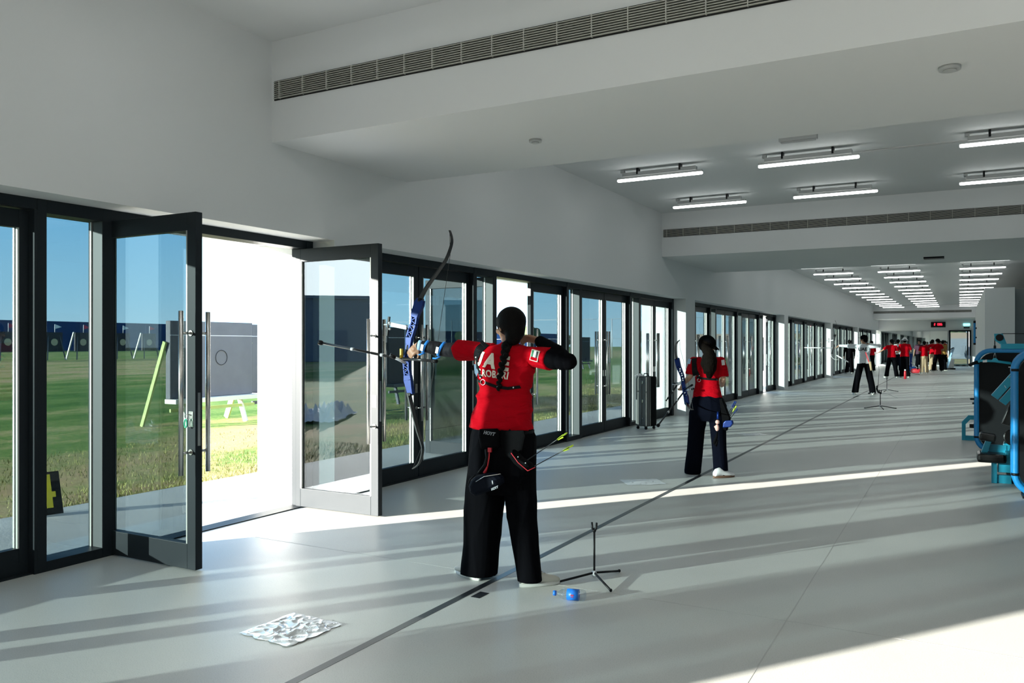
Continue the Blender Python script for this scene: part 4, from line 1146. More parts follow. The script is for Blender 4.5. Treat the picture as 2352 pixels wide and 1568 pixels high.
def make_bow(label, T, up, low, riser, grip, string, rod, group=None, cols=('blue_anod', 'carbon', 'carbon'), th=0.03, lw=0.042, side=None, sight=None, rr=0.008, silver=None, lettering=None):
    """T maps photo points to world; riser is a list of (u, v, half width px, solid?)"""
    root = empty('recurve_bow', T(*grip), label=label, cat='bow', group=group)
    inv = lambda o: adopt(o, root)
    UP = smooth_path([T(*p) for p in up]); LO = smooth_path([T(*p) for p in low])
    u_ = inv(flat_limb(UP, lw, lw * 0.45, 0.010, 0.005).build('upper_limb', M[cols[1]]))
    l_ = inv(flat_limb(LO, lw, lw * 0.45, 0.010, 0.005).build('lower_limb', M[cols[2]]))
    rs = MB(); R_ = [(T(*r[:2], *(r[4:] or [])), r[2], r[3]) for r in riser]
    for i in range(len(R_) - 1):
        a, ha, sa = R_[i]; b, hb, sb_ = R_[i + 1]
        d = (b - a).normalized(); s = Vector((d.z, 0, -d.x)).normalized()
        if sa:
            rs.bar(a - d * 0.002, b + d * 0.002, th, 2 * ha, up=s, w2=th, h2=2 * hb)
        else:
            for k in (-1, 1): rs.bar(a + s * k * (ha - 0.006), b + s * k * (hb - 0.006), th * 0.9, 0.012, up=s)
            n = max(2, int((b - a).length / 0.028))
            for k in range(n):
                p = a.lerp(b, k / n); p2 = a.lerp(b, (k + 1) / n); h_ = ha + (hb - ha) * k / n - 0.006
                rs.bar(p + s * h_ * (1 if k % 2 else -1), p2 - s * h_ * (1 if k % 2 else -1), th * 0.8, 0.008, up=s)
    r_ = inv(rs.build('riser', M[cols[0]], bevel=0.002))
    g = T(*grip); gd = (R_[-1][0] - R_[0][0]).normalized()
    inv(MB().tube([g - gd * 0.05, g - gd * 0.02, g + gd * 0.02, g + gd * 0.055], [0.014, 0.018, 0.016, 0.015], 12).build('grip', M['black']))
    for e in (R_[0], R_[-1]):
        inv(MB().cyl(e[0] - Vector((0, th * 0.75, 0)), e[0] + Vector((0, th * 0.75, 0)), 0.010, 10).build('limb_bolt', M['black']))
    if string: inv(MB().tube([UP[-1]] + [T(*p) for p in string] + [LO[-1]], 0.0016, 5).build('bowstring', M['string']))
    a, b = T(*rod[0]), T(*rod[1]); d = (b - a).normalized()
    rm = inv(MB().tube([a, b], rr, 10).build('stabilizer_rod', M[rod[2]]))
    w = MB().tube([b - d * 0.02, b - d * 0.005, b + d * 0.015, b + d * 0.02], [rr * 1.2, rr * 2.1, rr * 2.1, rr], 12).build('end_weight', M['black']); w.parent = rm
    for f in (0.28, 0.62):
        c = a.lerp(b, f); w = MB().cyl(c - d * 0.012, c + d * 0.012, rr * 1.35, 10).build('rod_collar', M['silver']); w.parent = rm
    for sd in side or []:
        a, b = T(*sd[0]), T(*sd[1]); d = (b - a).normalized()
        o = inv(MB().tube([a, b], sd[3], 12).build('side_rod', M[sd[2]]))
        w = MB().tube([b - d * 0.02, b + d * 0.02], sd[3] * 1.25, 12).build('end_weight', M['black']); w.parent = o
    if sight:
        s0, s1, s2, s3 = [T(*p) for p in sight]
        so = inv(MB().bar(s0, s1, 0.012, 0.026).build('sight_bar', M['rodwhite']))
        c = MB().bar(s2, s3, 0.012, 0.013).build('sight_scale', M['black']); c.parent = so
        c = MB().ball(s1.lerp(s2, 0.2) + Vector((-0.012, 0, 0)), 0.010, 10, 7).cyl(s1 + Vector((-0.06, 0, 0.0)), s1, 0.005, 8).ball(s1.lerp(s3, 0.4), 0.008, 8, 6).build('sight_pin', M['silver']); c.parent = so
    return root
T1 = lambda u, v, dy=0.0: at(u, v, Y1 - 0.005 + dy)
bow1 = make_bow('tall blue recurve bow held out by the nearest archer', T1,
    [(964, 692), (975, 668), (992, 643), (1010, 618), (1024, 597), (1033, 575), (1038, 556), (1037, 542), (1033, 529)],
    [(939, 902), (944, 925), (951, 955), (960, 990), (967, 1012), (971, 1030), (968, 1050), (961, 1066), (948, 1076)],
    [(967, 688, 0.026, True), (963, 698, 0.036, True), (957, 714, 0.031, True), (953, 728, 0.025, False), (951, 744, 0.024, False), (946, 758, 0.026, False), (941, 775, 0.025, True), (940, 790, 0.020, True), (938, 806, 0.015, True), (935, 820, 0.018, True), (934, 830, 0.026, False), (935, 848, 0.024, False), (937, 862, 0.026, True), (938, 873, 0.030, True), (941, 888, 0.024, True), (944, 905, 0.021, True)],
    (938, 805), [(1034, 585), (972, 1019)], ((936, 827, -0.02), (737, 787, -0.02), 'carbon'),
    side=[((925, 823, -0.03), (998, 829, -0.06), 'carbon', 0.0095), ((932, 834, -0.04), (902, 818, -0.10), 'silver', 0.010)],
    sight=[(934, 752, -0.02), (899, 745, -0.02), (894, 727, -0.02), (889, 771, -0.02)], rr=0.0085)
adopt(MB().box(-0.006, 0.006, -0.02, 0.0, -0.03, 0.03).build('finger_sling_tab', M['yellow']), bow1)
o = [c for c in bow1.children if c.name.startswith('finger_sling_tab')][0]; o.location = T1(924, 811, -0.03)
o.matrix_parent_inverse = Matrix.Translation(-bow1.location)
T2 = lambda u, v, dy=0.0: at(u, v, Y2 - 0.02 + dy)
bow2 = make_bow('blue recurve bow hanging low in the left hand of the woman in the cap', T2,
    [(1555, 824, 0.12), (1552, 808, 0.22), (1552, 795, 0.32), (1556, 786, 0.42), (1561, 781, 0.46)],
    [(1578, 926, -0.22), (1581, 934, -0.32), (1586, 939, -0.44), (1592, 941, -0.52)],
    [(1555, 824, 0.028, True, 0.12), (1559, 842, 0.026, False, 0.08), (1567, 862, 0.022, False, 0.03), (1570, 880, 0.018, True, 0.0), (1572, 892, 0.024, False, -0.06), (1576, 912, 0.026, True, -0.14), (1578, 927, 0.024, True, -0.22)],
    (1569, 884, 0.0), [(1562, 800, 0.40), (1576, 850, 0.1)], ((1572, 898, -0.03), (1512, 976, -0.45), 'carbon'),
    side=[((1570, 878, 0.03), (1548, 881, 0.15), 'carbon', 0.010), ((1574, 893, -0.08), (1588, 885, -0.16), 'carbon', 0.009), ((1572, 898, -0.06), (1591, 893, -0.18), 'silver', 0.009)],
    sight=[(1567, 876, 0.02), (1556, 883, 0.05), (1558, 880, 0.05), (1530, 920, 0.15)], rr=0.009)

# ---------------------------------------------------------------- quivers and arrows
def arrow(label, a, b, vane='lime', r=0.0028, group='arrows in the hip quivers', nock='lime'):
    a, b = Vector(a), Vector(b); d = (b - a).normalized(); L = (b - a).length
    root = empty('arrow', a, label=label, cat='arrow', group=group)
    adopt(MB().cyl(a, b, r, 8).build('shaft', M['carbon']), root)
    u = d.orthogonal().normalized(); q = d.cross(u)
    f = MB()
    for k in range(3):
        v = u * math.cos(2.1 * k) + q * math.sin(2.1 * k)
        p0 = b - d * 0.085; p1 = b - d * 0.03
        w = d.cross(v) * 0.0006
        f.add([p0 + w, p1 + w, p1 + v * 0.011 + w, p0 + v * 0.006 + d * 0.01 + w, p0 - w, p1 - w, p1 + v * 0.011 - w, p0 + v * 0.006 + d * 0.01 - w],
              [(0, 1, 2, 3), (7, 6, 5, 4), (0, 4, 5, 1), (1, 5, 6, 2), (2, 6, 7, 3), (3, 7, 4, 0)])
    adopt(f.build('vanes', M[vane]), root)
    adopt(MB().tube([b - d * 0.022, b, b + d * 0.014], [r * 1.4, r * 1.9, r * 1.2], 8).build('nock', M[nock]), root)
    return root
qv = empty('hip_quiver', X1(1150, 1010, -0.17), label='black belt quiver with pouches and red tags behind the nearest archer', cat='quiver')
def qa(o): return adopt(o, qv)
def slab(uv, dy, th):
    """a soft pouch: outline in photo points, thickness towards the viewer"""
    P = [X1(u, v, dy) for u, v in uv]; c = sum(P, Vector()) / len(P)
    rings = []
    for y, s in ((0.0, 0.80), (-th * 0.15, 0.94), (-th * 0.4, 1.0), (-th * 0.65, 0.98), (-th * 0.88, 0.86), (-th, 0.68)):
        rings.append([c + (p - c) * s + Vector((0, y, 0)) for p in P])
    return MB().loft(rings, smooth=False)
M['quiver'] = mat('black_quiver_fabric', (0.0025, 0.0025, 0.003), 0.8, spec=0.05, bump=0.2, bscale=150)
M['navy_bag'] = mat('dark_navy_bag', (0.003, 0.0045, 0.010), 0.7, spec=0.1)
M['grey_text'] = mat('grey_print', (0.22, 0.23, 0.25), 0.5)
belt = []
bt = MB(); bc = X1(1157, 992)
bt.loft([ell(bc + Vector((0, 0, z)), 0.196, 0.138, 0, 36, sq=2.2) for z in (-0.02, 0.02)]); 
qa(bt.build('belt', M['strap']))
qa(slab([(1106, 984), (1104, 998), (1110, 1030), (1140, 1034), (1152, 1026), (1152, 990), (1146, 983)], -0.135, 0.045).build('upper_pouch', M['quiver'], bevel=0.004))
tx = text_mesh('HOYT', 0.028, bold=0.001, ext=0.001, shear=0.3); tx.materials.append(M['grey_text'])
t_ = link('lettering', tx, None, X1(1123, 995, -0.183), (R(90), R(6), 0)); t_.parent = [c for c in qv.children if c.name.startswith('upper_pouch')][0]
qa(slab([(1148, 988), (1150, 1040), (1172, 1052), (1198, 1045), (1208, 1000), (1204, 988)], -0.138, 0.015).build('back_panel', M['quiver']))
qa(slab([(1185, 1030), (1174, 1040), (1190, 1062), (1212, 1080), (1230, 1070), (1226, 1062), (1205, 1050)], -0.165, 0.07).build('arrow_tube', M['quiver'], bevel=0.004))
M['redtrim'] = mat('red_trim', (0.45, 0.01, 0.02), 0.5)
qa(MB().tube([X1(1174, 1040, -0.24), X1(1190, 1062, -0.24), X1(1212, 1081, -0.24), X1(1229, 1073, -0.23)], 0.0025, 6).build('trim', M['redtrim']))
for u, v in ((1190, 1049), (1207, 1063)): qa(MB().ball(X1(u, v, -0.237), 0.004, 8, 6).build('rivet', M['silver']))
qa(MB().tube([X1(1117, 1032, -0.19), X1(1119, 1050, -0.20), X1(1114, 1068, -0.20), X1(1100, 1086, -0.20)], 0.010, 10).build('hanging_strap', M['grey_strap'] if 'grey_strap' in M else M['strap']))
qa(MB().bar(X1(1125, 1028, -0.2), X1(1125, 1038, -0.2), 0.022, 0.012, up=(0, 1, 0)).build('red_tag', M['redtrim']))
qa(MB().tube([X1(1124, 1038, -0.2), X1(1123, 1052, -0.2), X1(1120, 1070, -0.2), X1(1115, 1082, -0.2)], 0.0045, 8).build('red_cord', M['redtrim']))
qa(MB().tube([X1(1119, 1072, -0.205), X1(1113, 1086, -0.205)], [0.005, 0.011], 10).build('red_tassel', M['redtrim']))
bag = slab([(1095, 1098), (1106, 1088), (1130, 1082), (1152, 1084), (1164, 1094), (1165, 1106), (1150, 1118), (1120, 1130), (1104, 1135), (1092, 1128), (1089, 1112)], -0.15, 0.10)
qa(bag.build('hanging_bag', M['navy_bag'], bevel=0.012))
hb = [c for c in qv.children if c.name.startswith('hanging_bag')][0]
z_ = MB().tube([X1(1093, 1106, -0.255), X1(1112, 1094, -0.258), X1(1150, 1088, -0.255)], 0.0022, 6).build('zip', M['steel']); z_.parent = hb
tx = text_mesh('HOYT', 0.018, bold=0.001, ext=0.001, shear=0.2); tx.materials.append(M['grey_text'])
t_ = link('lettering', tx, None, X1(1136, 1121, -0.256), (R(90), R(-24), 0)); t_.parent = hb
z_ = MB().tube([X1(1131, 1103, -0.258), X1(1132, 1112, -0.262)], 0.0035, 6).build('zip_pull', M['silver']); z_.parent = hb
qa(MB().tube([X1(1092, 1090, -0.2), X1(1080, 1100, -0.19), X1(1075, 1112, -0.18), X1(1082, 1128, -0.19)], 0.0035, 6).build('loose_loop', M['strap']))
arrow('upper lime nocked arrow jutting from the nearest archer\'s quiver', X1(1212, 1056, -0.20), X1(1299, 996, -0.34))
arrow('lower lime nocked arrow jutting from the nearest archer\'s quiver', X1(1228, 1070, -0.20), X1(1313, 1024, -0.34))
# second quiver
q2 = empty('hip_quiver', X2(1668, 940, -0.1), label='black quiver with blue pouch at the right hip of the woman in the cap', cat='quiver')
def slab2(uv, dy, th):
    P = [X2(u, v, dy) for u, v in uv]; c = sum(P, Vector()) / len(P)
    return MB().loft([[c + (p - c) * s + Vector((0, y, 0)) for p in P] for y, s in ((0.0, 0.94), (-th * 0.2, 1.0), (-th * 0.8, 1.0), (-th, 0.88))], smooth=False)
adopt(slab2([(1655, 915), (1660, 950), (1664, 985), (1672, 988), (1680, 960), (1668, 930), (1662, 914)], -0.08, 0.07).build('quiver_body', M['quiver'], bevel=0.004), q2)
adopt(slab2([(1663, 970), (1668, 965), (1684, 964), (1686, 972), (1680, 980), (1662, 981)], -0.14, 0.05).build('blue_pouch', M['navy_bag2'] if 'navy_bag2' in M else M['blue_anod'], bevel=0.006), q2)
adopt(MB().tube([X2(1649, 946, -0.16), X2(1649, 962, -0.17)], [0.012, 0.013], 10).build('blue_tool', M['blue_anod']), q2)
M['pink'] = mat('pale_pink_toy', (0.72, 0.42, 0.36), 0.7)
kc = MB(); kc.ball(X2(1648, 969, -0.17), 0.024, 12, 8); kc.ball(X2(1647, 982, -0.17), 0.026, 12, 8, sc=(0.9, 0.8, 1.4)); kc.ball(X2(1643, 980, -0.17), 0.013, 8, 6)
adopt(kc.build('charm', M['pink']), q2)
adopt(MB().tube([X2(1648, 990, -0.17), X2(1646, 1002, -0.17), X2(1641, 1018, -0.17), X2(1644, 1023, -0.17), X2(1649, 1010, -0.17)], [0.004, 0.014, 0.020, 0.018, 0.006], 10).build('leather_flap', M['quiver']), q2)
for k, (a, b, vn) in enumerate((((1670, 955), (1687, 923), 'blue_anod'), ((1672, 960), (1690, 924), 'blue_anod'), ((1674, 960), (1690, 934), 'lime'), ((1677, 962), (1693, 940), 'blue_anod'))):
    arrow(['leftmost blue nocked arrow in the quiver of the woman in the cap', 'tallest blue nocked arrow in the quiver of the woman in the cap', 'lime nocked arrow in the quiver of the woman in the cap', 'rightmost short arrow in the quiver of the woman in the cap'][k],
          X2(a[0], a[1], -0.13), X2(b[0], b[1], -0.16 - 0.02 * k), vn, r=0.0035, nock=vn)

# ---------------------------------------------------------------- bow stand, bottle, floor pieces
def bow_stand(label, x, y, h, legs, yaw=0.0, s=1.0):
    t = empty('bow_stand', (x, y, 0), yaw, label=label, cat='bow stand', group='tripod bow stands')
    MB().tube([(0, 0, 0.05 * s), (0, 0, h - 0.055 * s)], 0.0065 * s, 10).build('post', M['black'], t)
    MB().tube([(0, 0, 0.02 * s), (0, 0, 0.035 * s), (0, 0, 0.06 * s)], [0.010 * s, 0.019 * s, 0.010 * s], 12).build('hub', M['silver'], t)
    for a in legs:
        MB().tube([(0.012 * math.cos(a) * s, 0.012 * math.sin(a) * s, 0.045 * s), (0.245 * s * math.cos(a), 0.245 * s * math.sin(a), 0.009)], 0.007 * s, 8).build('leg', M['black'], t)
        l = [c for c in t.children if c.name.startswith('leg')][-1]
        MB().ball((0.247 * s * math.cos(a), 0.247 * s * math.sin(a), 0.010), 0.010 * s, 8, 6).build('rubber_foot', M['black'], l)
    f = MB().tube([(0, 0, h - 0.06 * s), (0, 0, h - 0.045 * s)], [0.008 * s, 0.014 * s], 10)
    for k in (-1, 1): f.tube([(0, 0, h - 0.05 * s), (k * 0.013 * s, 0, h - 0.035 * s), (k * 0.016 * s, 0, h)], [0.009 * s, 0.007 * s, 0.006 * s], 8)
    f.build('fork', M['black'], t)
    return t
def fl(u, v):
    rx = -math.sin(YAW) * F_ + math.cos(YAW) * (u - CX_); ry = math.cos(YAW) * F_ + math.sin(YAW) * (u - CX_)
    t = EYE / (v - HY_); return Vector((rx * t, ry * t, 0))
c = fl(1365, 1332)
ang = []
for u, v in ((1270, 1341), (1403, 1320), (1417, 1369)):
    p = fl(u, v) - c; ang.append(math.atan2(p.y, p.x))
bow_stand('black tripod bow stand on the floor right of the nearest archer', c.x, c.y, 0.355, ang)
# drinks bottle lying on the floor
M['pet'] = glass_material('clear_plastic', (0.80, 0.86, 0.90), 0.05)
M['blue_label'] = mat('blue_label', (0.01, 0.16, 0.62), 0.4)
a = fl(1271, 1374); b = fl(1327, 1379); d = (b - a).normalized(); L = 0.2
bo = empty('water_bottle', (a.x, a.y, 0.032), math.atan2(d.y, d.x), label='small clear water bottle with blue cap and label lying on the floor', cat='bottle')
bm_ = MB(); bm_.tube([(0.012, 0, 0), (0.03, 0, 0), (0.05, 0, 0), (0.065, 0, 0), (0.105, 0, 0), (0.11, 0, 0), (0.17, 0, 0), (0.182, 0, 0), (0.187, 0, 0)], [0.012, 0.013, 0.026, 0.0305, 0.031, 0.0295, 0.031, 0.029, 0.022], 20)
bm_.build('bottle_body', M['pet'], bo)
MB().cyl((0, 0, 0), (0.016, 0, 0), 0.0145, 16).build('cap', M['blue_label'], bo)
MB().cyl((0.082, 0, 0), (0.148, 0, 0), 0.0318, 24).build('paper_label', M['blue_label'], bo)
l_ = [c for c in bo.children if c.name.startswith('paper_label')][0]
MB().box(0.106, 0.124, -0.0328, -0.030, 0.002, 0.008).box(0.108, 0.122, -0.0328, -0.030, -0.006, -0.002).build('red_mark', M['redtrim'], l_)
# metal foil sheet and floor box covers
M['foil'] = mat('crinkled_foil', (0.80, 0.81, 0.83), 0.32, metal=0.4)
c = (fl(545, 1452) + fl(790, 1437)) / 2; e1 = fl(672, 1405) - fl(545, 1452); e2 = fl(655, 1485) - fl(545, 1452)
crumple('foil_sheet', e1.length * 1.0, e2.length * 1.0, 0.022, c.x, c.y, 0.0, 5, M['foil'], nx=60, ny=40, rz=math.atan2(e1.y, e1.x), fold=0.8, label='crinkled silver foil sheet taped flat on the floor in front', cat='foil sheet')
M['tape'] = mat('black_tape', (0.018, 0.021, 0.026), 0.35)
M['tape_glare'] = mat('glare_grey_tape', (0.12, 0.12, 0.12), 0.5)  # grey paints the glare over the near stretch of dark tape
t_ = MB(); t_.box(-2.53, -2.485, 3.55, 46.0, 0.0, 0.0012).build('floor_tape', M['tape'], label='long dark tape shooting line running down the hall floor', cat='tape')
t2 = MB().box(-2.532, -2.487, 0.5, 3.55, 0.0, 0.0012).build('floor_tape', M['tape_glare'], label='near end of the shooting line tape, greyed with painted glare', cat='tape')
MB().box(-2.46, -2.40, 3.98, 4.09, 0.0, 0.0014).build('floor_tape', M['tape'], label='short stub of dark tape beside the left shoe of the nearest archer', cat='tape')
def cover(u0, v0, u1, v1, label, seed):
    a = fl(u0, v0); b = fl(u1, v1); c = (a + b) / 2
    crumple('floor_patch', (b - a).length, 0.34, 0.012, c.x, c.y, 0.0, seed, M['foil'], nx=16, ny=8, rz=math.atan2((b - a).y, (b - a).x), label=label, cat='foil sheet', group='foil patches on the floor')
cover(1432, 1108, 1520, 1106, 'dull foil patch on the floor left of the woman in the cap', 11)
cover(1702, 998, 1756, 997, 'thin foil patch on the floor right of the woman in the cap', 12)
cover(1828, 943, 1872, 942, 'farther thin foil patch before the archer in white', 13)
# faint expansion joints in the floor
M['joint'] = mat('floor_joint', (0.47, 0.47, 0.45), 0.7)
j = MB().box(0.10 - 0.9, 0.106 - 0.9, 2.4, 44, -0.001, 0.0006).build('floor_joint', M['joint'], label='faint expansion joint along the hall floor', cat='joint', kind='structure')
j = MB().box(-4.8, 8.9, 4.43, 4.436, -0.001, 0.0006).build('floor_joint', M['joint'], label='faint expansion joint across the hall floor', cat='joint', kind='structure')
# key with a green tag in the open leaf
M['green_tag'] = mat('green_tag', (0.02, 0.55, 0.30), 0.4)
kp = Vector((-4.32, 3.565, 1.0))
k_ = empty('key', kp, label='key with a bright green tag in the open left door', cat='key')
adopt(MB().cyl(kp + Vector((0, 0.012, 0)), kp - Vector((0, 0.02, 0)), 0.004, 8).tube([kp + Vector((0.014 * math.cos(a), -0.02, -0.012 + 0.014 * math.sin(a))) for a in [2 * math.pi * k / 14 for k in range(14)]], 0.0016, 5, closed=True).build('ring', M['steel']), k_)
adopt(MB().tube([kp + Vector((0.012 * math.cos(a), -0.022, -0.055 + 0.026 * math.sin(a))) for a in [2 * math.pi * k / 18 for k in range(18)]], 0.004, 6, closed=True).build('tag', M['green_tag']), k_)
# wheeled hard case
M['case'] = mat('grey_black_case', (0.11, 0.115, 0.11), 0.5)
M['case_side'] = mat('black_case_side', (0.004, 0.004, 0.004), 0.6, spec=0.1)
cs = empty('wheeled_case', (-4.72, 13.3, 0), R(68), label='tall black wheeled hard case standing against the glazed doors', cat='case')
hull = MB().box(-0.10, -0.004, -0.125, 0.125, 0.05, 0.90).build('front_shell', M['case'], cs, bevel=0.025)
MB().box(0.004, 0.17, -0.125, 0.125, 0.05, 0.90).build('rear_shell', M['case_side'], cs, bevel=0.025)
MB().box(-0.005, 0.005, -0.127, 0.127, 0.06, 0.89).build('seam_strip', M['steel'], cs)
for y in (-0.085, 0.0, 0.085): MB().box(-0.110, -0.099, y - 0.022, y + 0.022, 0.09, 0.86).build('rib', M['case'], hull)
for z in (0.17, 0.48, 0.80): MB().box(-0.112, -0.10, -0.055, -0.032, z - 0.025, z + 0.025).build('latch', M['steel'], cs, bevel=0.003)
MB().tube([(0.03, -0.05, 0.90), (0.03, -0.04, 0.945), (0.03, 0.04, 0.945), (0.03, 0.05, 0.90)], 0.009, 8).build('handle', M['black'], cs)
for x, y in ((-0.07, -0.09), (-0.07, 0.09), (0.13, -0.09), (0.13, 0.09)):
    MB().cyl((x, y - 0.012, 0.025), (x, y + 0.012, 0.025), 0.025, 14).build('wheel', M['black'], cs)
cr_ = crumple('white_cloth', 0.14, 0.10, 0.07, -4.78, 13.22, 0.90, 21, M['white'], nx=14, ny=12, label='crumpled white cloth on top of the black wheeled case', cat='cloth')

# ---------------------------------------------------------------- people further down the hall
def figure(x, y, yaw, h, label, arms='down', shirt='red', trouser='black_cloth', cap=None, hair='hair', skin='skin', stance=0.20, voxel=0.014, long_sleeve=False, wide=0.12, lean=0.0):
    k = h / 1.72
    root = empty('person', (x, y, 0), label=label, cat='person', group=None)
    fw = Vector((-math.sin(yaw), math.cos(yaw), 0)); rt = Vector((math.cos(yaw), math.sin(yaw), 0)); o = Vector((x, y, 0)); U = Vector((0, 0, 1))
    P = lambda r, f, z: o + rt * r * k + fw * (f * k + lean * z * k) + U * z * k
    J = dict(head=P(0, 0.02, 1.60), neck=P(0, 0, 1.46), shL=P(-0.17, 0, 1.40), shR=P(0.17, 0, 1.40), hip=P(0, 0, 0.98), knL=P(-stance * .75, 0.02, 0.52), knR=P(stance * .75, 0.02, 0.52), anL=P(-stance, 0, 0.09), anR=P(stance, 0, 0.09))
    S = dict(voxel=voxel, body_voxel=voxel * 0.75, yaw=yaw, k=k, skin=skin, shirt_m=shirt, trouser_m=trouser, shirt_smooth=2)
    dn, fr = Vector((0, 0, -1)), fw
    if arms == 'draw_left':
        J.update(elL=P(-0.44, 0.0, 1.41), wrL=P(-0.68, 0.0, 1.42), elR=P(0.42, -0.02, 1.42), wrR=P(0.15, 0.08, 1.47))
        S['handL'] = (-rt * 0.7 - U * 0.6, -rt * 0.4 + U * 0.3, 1, 0.5); S['handR'] = (-rt, -U, 1, 0.6); hy = yaw + R(70)
    elif arms == 'left_out':
        J.update(elL=P(-0.38, 0.05, 1.22), wrL=P(-0.56, 0.15, 1.10), elR=P(0.30, 0.0, 1.15), wrR=P(0.22, 0.18, 1.10))
        S['handL'] = (-rt, dn, 1, 0.5); S['handR'] = (fw, dn, -1, 0.6); hy = yaw + R(30)
    elif arms == 'front':
        J.update(elL=P(-0.25, 0.05, 1.13), wrL=P(-0.12, 0.26, 1.15), elR=P(0.25, 0.05, 1.13), wrR=P(0.12, 0.26, 1.15))
        S['handL'] = (fw + rt * 0.4, dn, 1, 0.6); S['handR'] = (fw - rt * 0.4, dn, -1, 0.6); hy = yaw
    else:
        J.update(elL=P(-0.24, -0.02, 1.12), wrL=P(-0.26, 0.05, 0.87), elR=P(0.24, -0.02, 1.12), wrR=P(0.26, 0.05, 0.87))
        S['handL'] = (dn + fw * 0.2, rt, 1, 0.5); S['handR'] = (dn + fw * 0.2, -rt, -1, 0.5); hy = yaw
    S['head_yaw'] = hy; S['J'] = J
    S['sleeveL'] = S['sleeveR'] = 1.0 if long_sleeve else 0.75
    S['sleeve_r'] = (0.062, 0.066, 0.064)
    S['shirt'] = [(P(0, 0, 0.90), 0.185 * k, 0.125 * k), (P(0, 0, 1.0), 0.175 * k, 0.12 * k), (P(0, 0, 1.12), 0.155 * k, 0.11 * k), (P(0, 0, 1.28), 0.18 * k, 0.12 * k), (P(0, 0, 1.40), 0.17 * k, 0.10 * k), (P(0, 0, 1.455), 0.08 * k, 0.07 * k), (P(0, 0, 1.475), 0.06 * k, 0.06 * k)]
    S['pelvis'] = [(P(0, 0, 1.0), 0.16 * k, 0.11 * k), (P(0, 0, 0.90), 0.18 * k, 0.125 * k), (P(0, 0, 0.80), 0.17 * k, 0.115 * k)]
    S['legs'] = [[(P(s * 0.085, 0, 0.88), 0.095 * k, 0.11 * k), (P(s * stance * .6, 0.01, 0.6), wide * 0.8 * k, 0.09 * k), (P(s * stance * .85, 0.01, 0.3), wide * 0.75 * k, 0.085 * k), (P(s * stance, 0, 0.05), wide * 0.8 * k, 0.09 * k)] for s in (-1, 1)]
    S['shoeL'] = (P(-stance, -0.07, 0), yaw + R(12)); S['shoeR'] = (P(stance, -0.07, 0), yaw - R(12))
    b, sh, q, m = dress(root, S)
    if long_sleeve:
        sl = MB()
        for s in 'LR': limb(sl, [J['sh' + s], J['el' + s], J['el' + s].lerp(J['wr' + s], 0.9)], [0.06 * k, 0.05 * k, 0.036 * k])
        fuse(sl, 'sleeves', M[shirt], voxel, 2, root)
    hm = MB(); hm.ball(q(0, -0.022, 0.036), 0.096 * k, 16, 10, sc=(0.94, 1.05, 0.98), rot=m); hm.ball(q(0, -0.05, -0.02), 0.07 * k, 12, 8)
    adopt(hm.build('hair', M[hair]), root)
    if cap:
        cp = MB(); cp.ball(q(0, -0.01, 0.055), 0.097 * k, 18, 12, sc=(0.98, 1.1, 0.9), rot=m)
        if cap[0] == 'brim':
            cp.loft([[q(w * math.cos(2 * math.pi * i / 12), yy, 0.05 + 0.004 * math.sin(2 * math.pi * i / 12)) for i in range(12)] for yy, w in ((0.06, 0.07), (0.12, 0.065), (0.17, 0.03))])
        else:
            cp.loft([[q(w * math.cos(2 * math.pi * i / 20), w * math.sin(2 * math.pi * i / 20), zz) for i in range(20)] for w, zz in ((0.09, 0.07), (0.14, 0.02), (0.135, 0.015), (0.085, 0.06))], cap=True)
        adopt(cp.build('hat', M[cap[1]]), root)
    return root, S, sh
pm_, Sm, shm = figure(-2.42, 25.45, 0.0, 1.70, 'man archer in white shirt and black cap aiming a bow to the left', 'draw_left', 'white_cloth', 'black_cloth', ('brim', 'black_cloth'), long_sleeve=True, stance=0.24, voxel=0.011, wide=0.115)
bv = bvh_of(shm)
drape_text('UAE', 0.13, -2.44, 1.30, bv, 24.8, M['black'], shm, bold=0.004)
T3 = lambda u, v, dy=0.0: at(u, v, 25.45 + dy)
make_bow('white limbed recurve bow held by the archer in white', T3, [(1918, 768), (1920, 755), (1922, 745), (1918, 735)], [(1908, 812), (1910, 819), (1917, 825), (1928, 826)],
    [(1918, 768, 0.03, True), (1916, 782, 0.025, False), (1915, 795, 0.02, True), (1911, 812, 0.03, True)], (1915, 794), [(1925, 790)], ((1914, 799), (1846, 798), 'rodwhite'), cols=('carbon', 'carbon', 'rodwhite'), lw=0.05,
    side=[((1922, 816, -0.1), (1950, 832, -0.3), 'rodwhite', 0.018)], sight=[(1914, 781), (1902, 782), (1904, 776), (1904, 787)], rr=0.014)
qm = empty('hip_quiver', (-2.28, 25.28, 0.95), label='white and red strapped quiver on the back of the archer in white', cat='quiver')
adopt(MB().bar((-2.36, 25.29, 1.22), (-2.24, 25.27, 0.85), 0.03, 0.01, up=(0, 1, 0)).build('strap', M['redtrim']), qm)
adopt(MB().tube([(-2.24, 25.26, 0.95), (-2.20, 25.25, 0.70)], [0.035, 0.03], 10).build('quiver_tube', M['khaki']), qm)
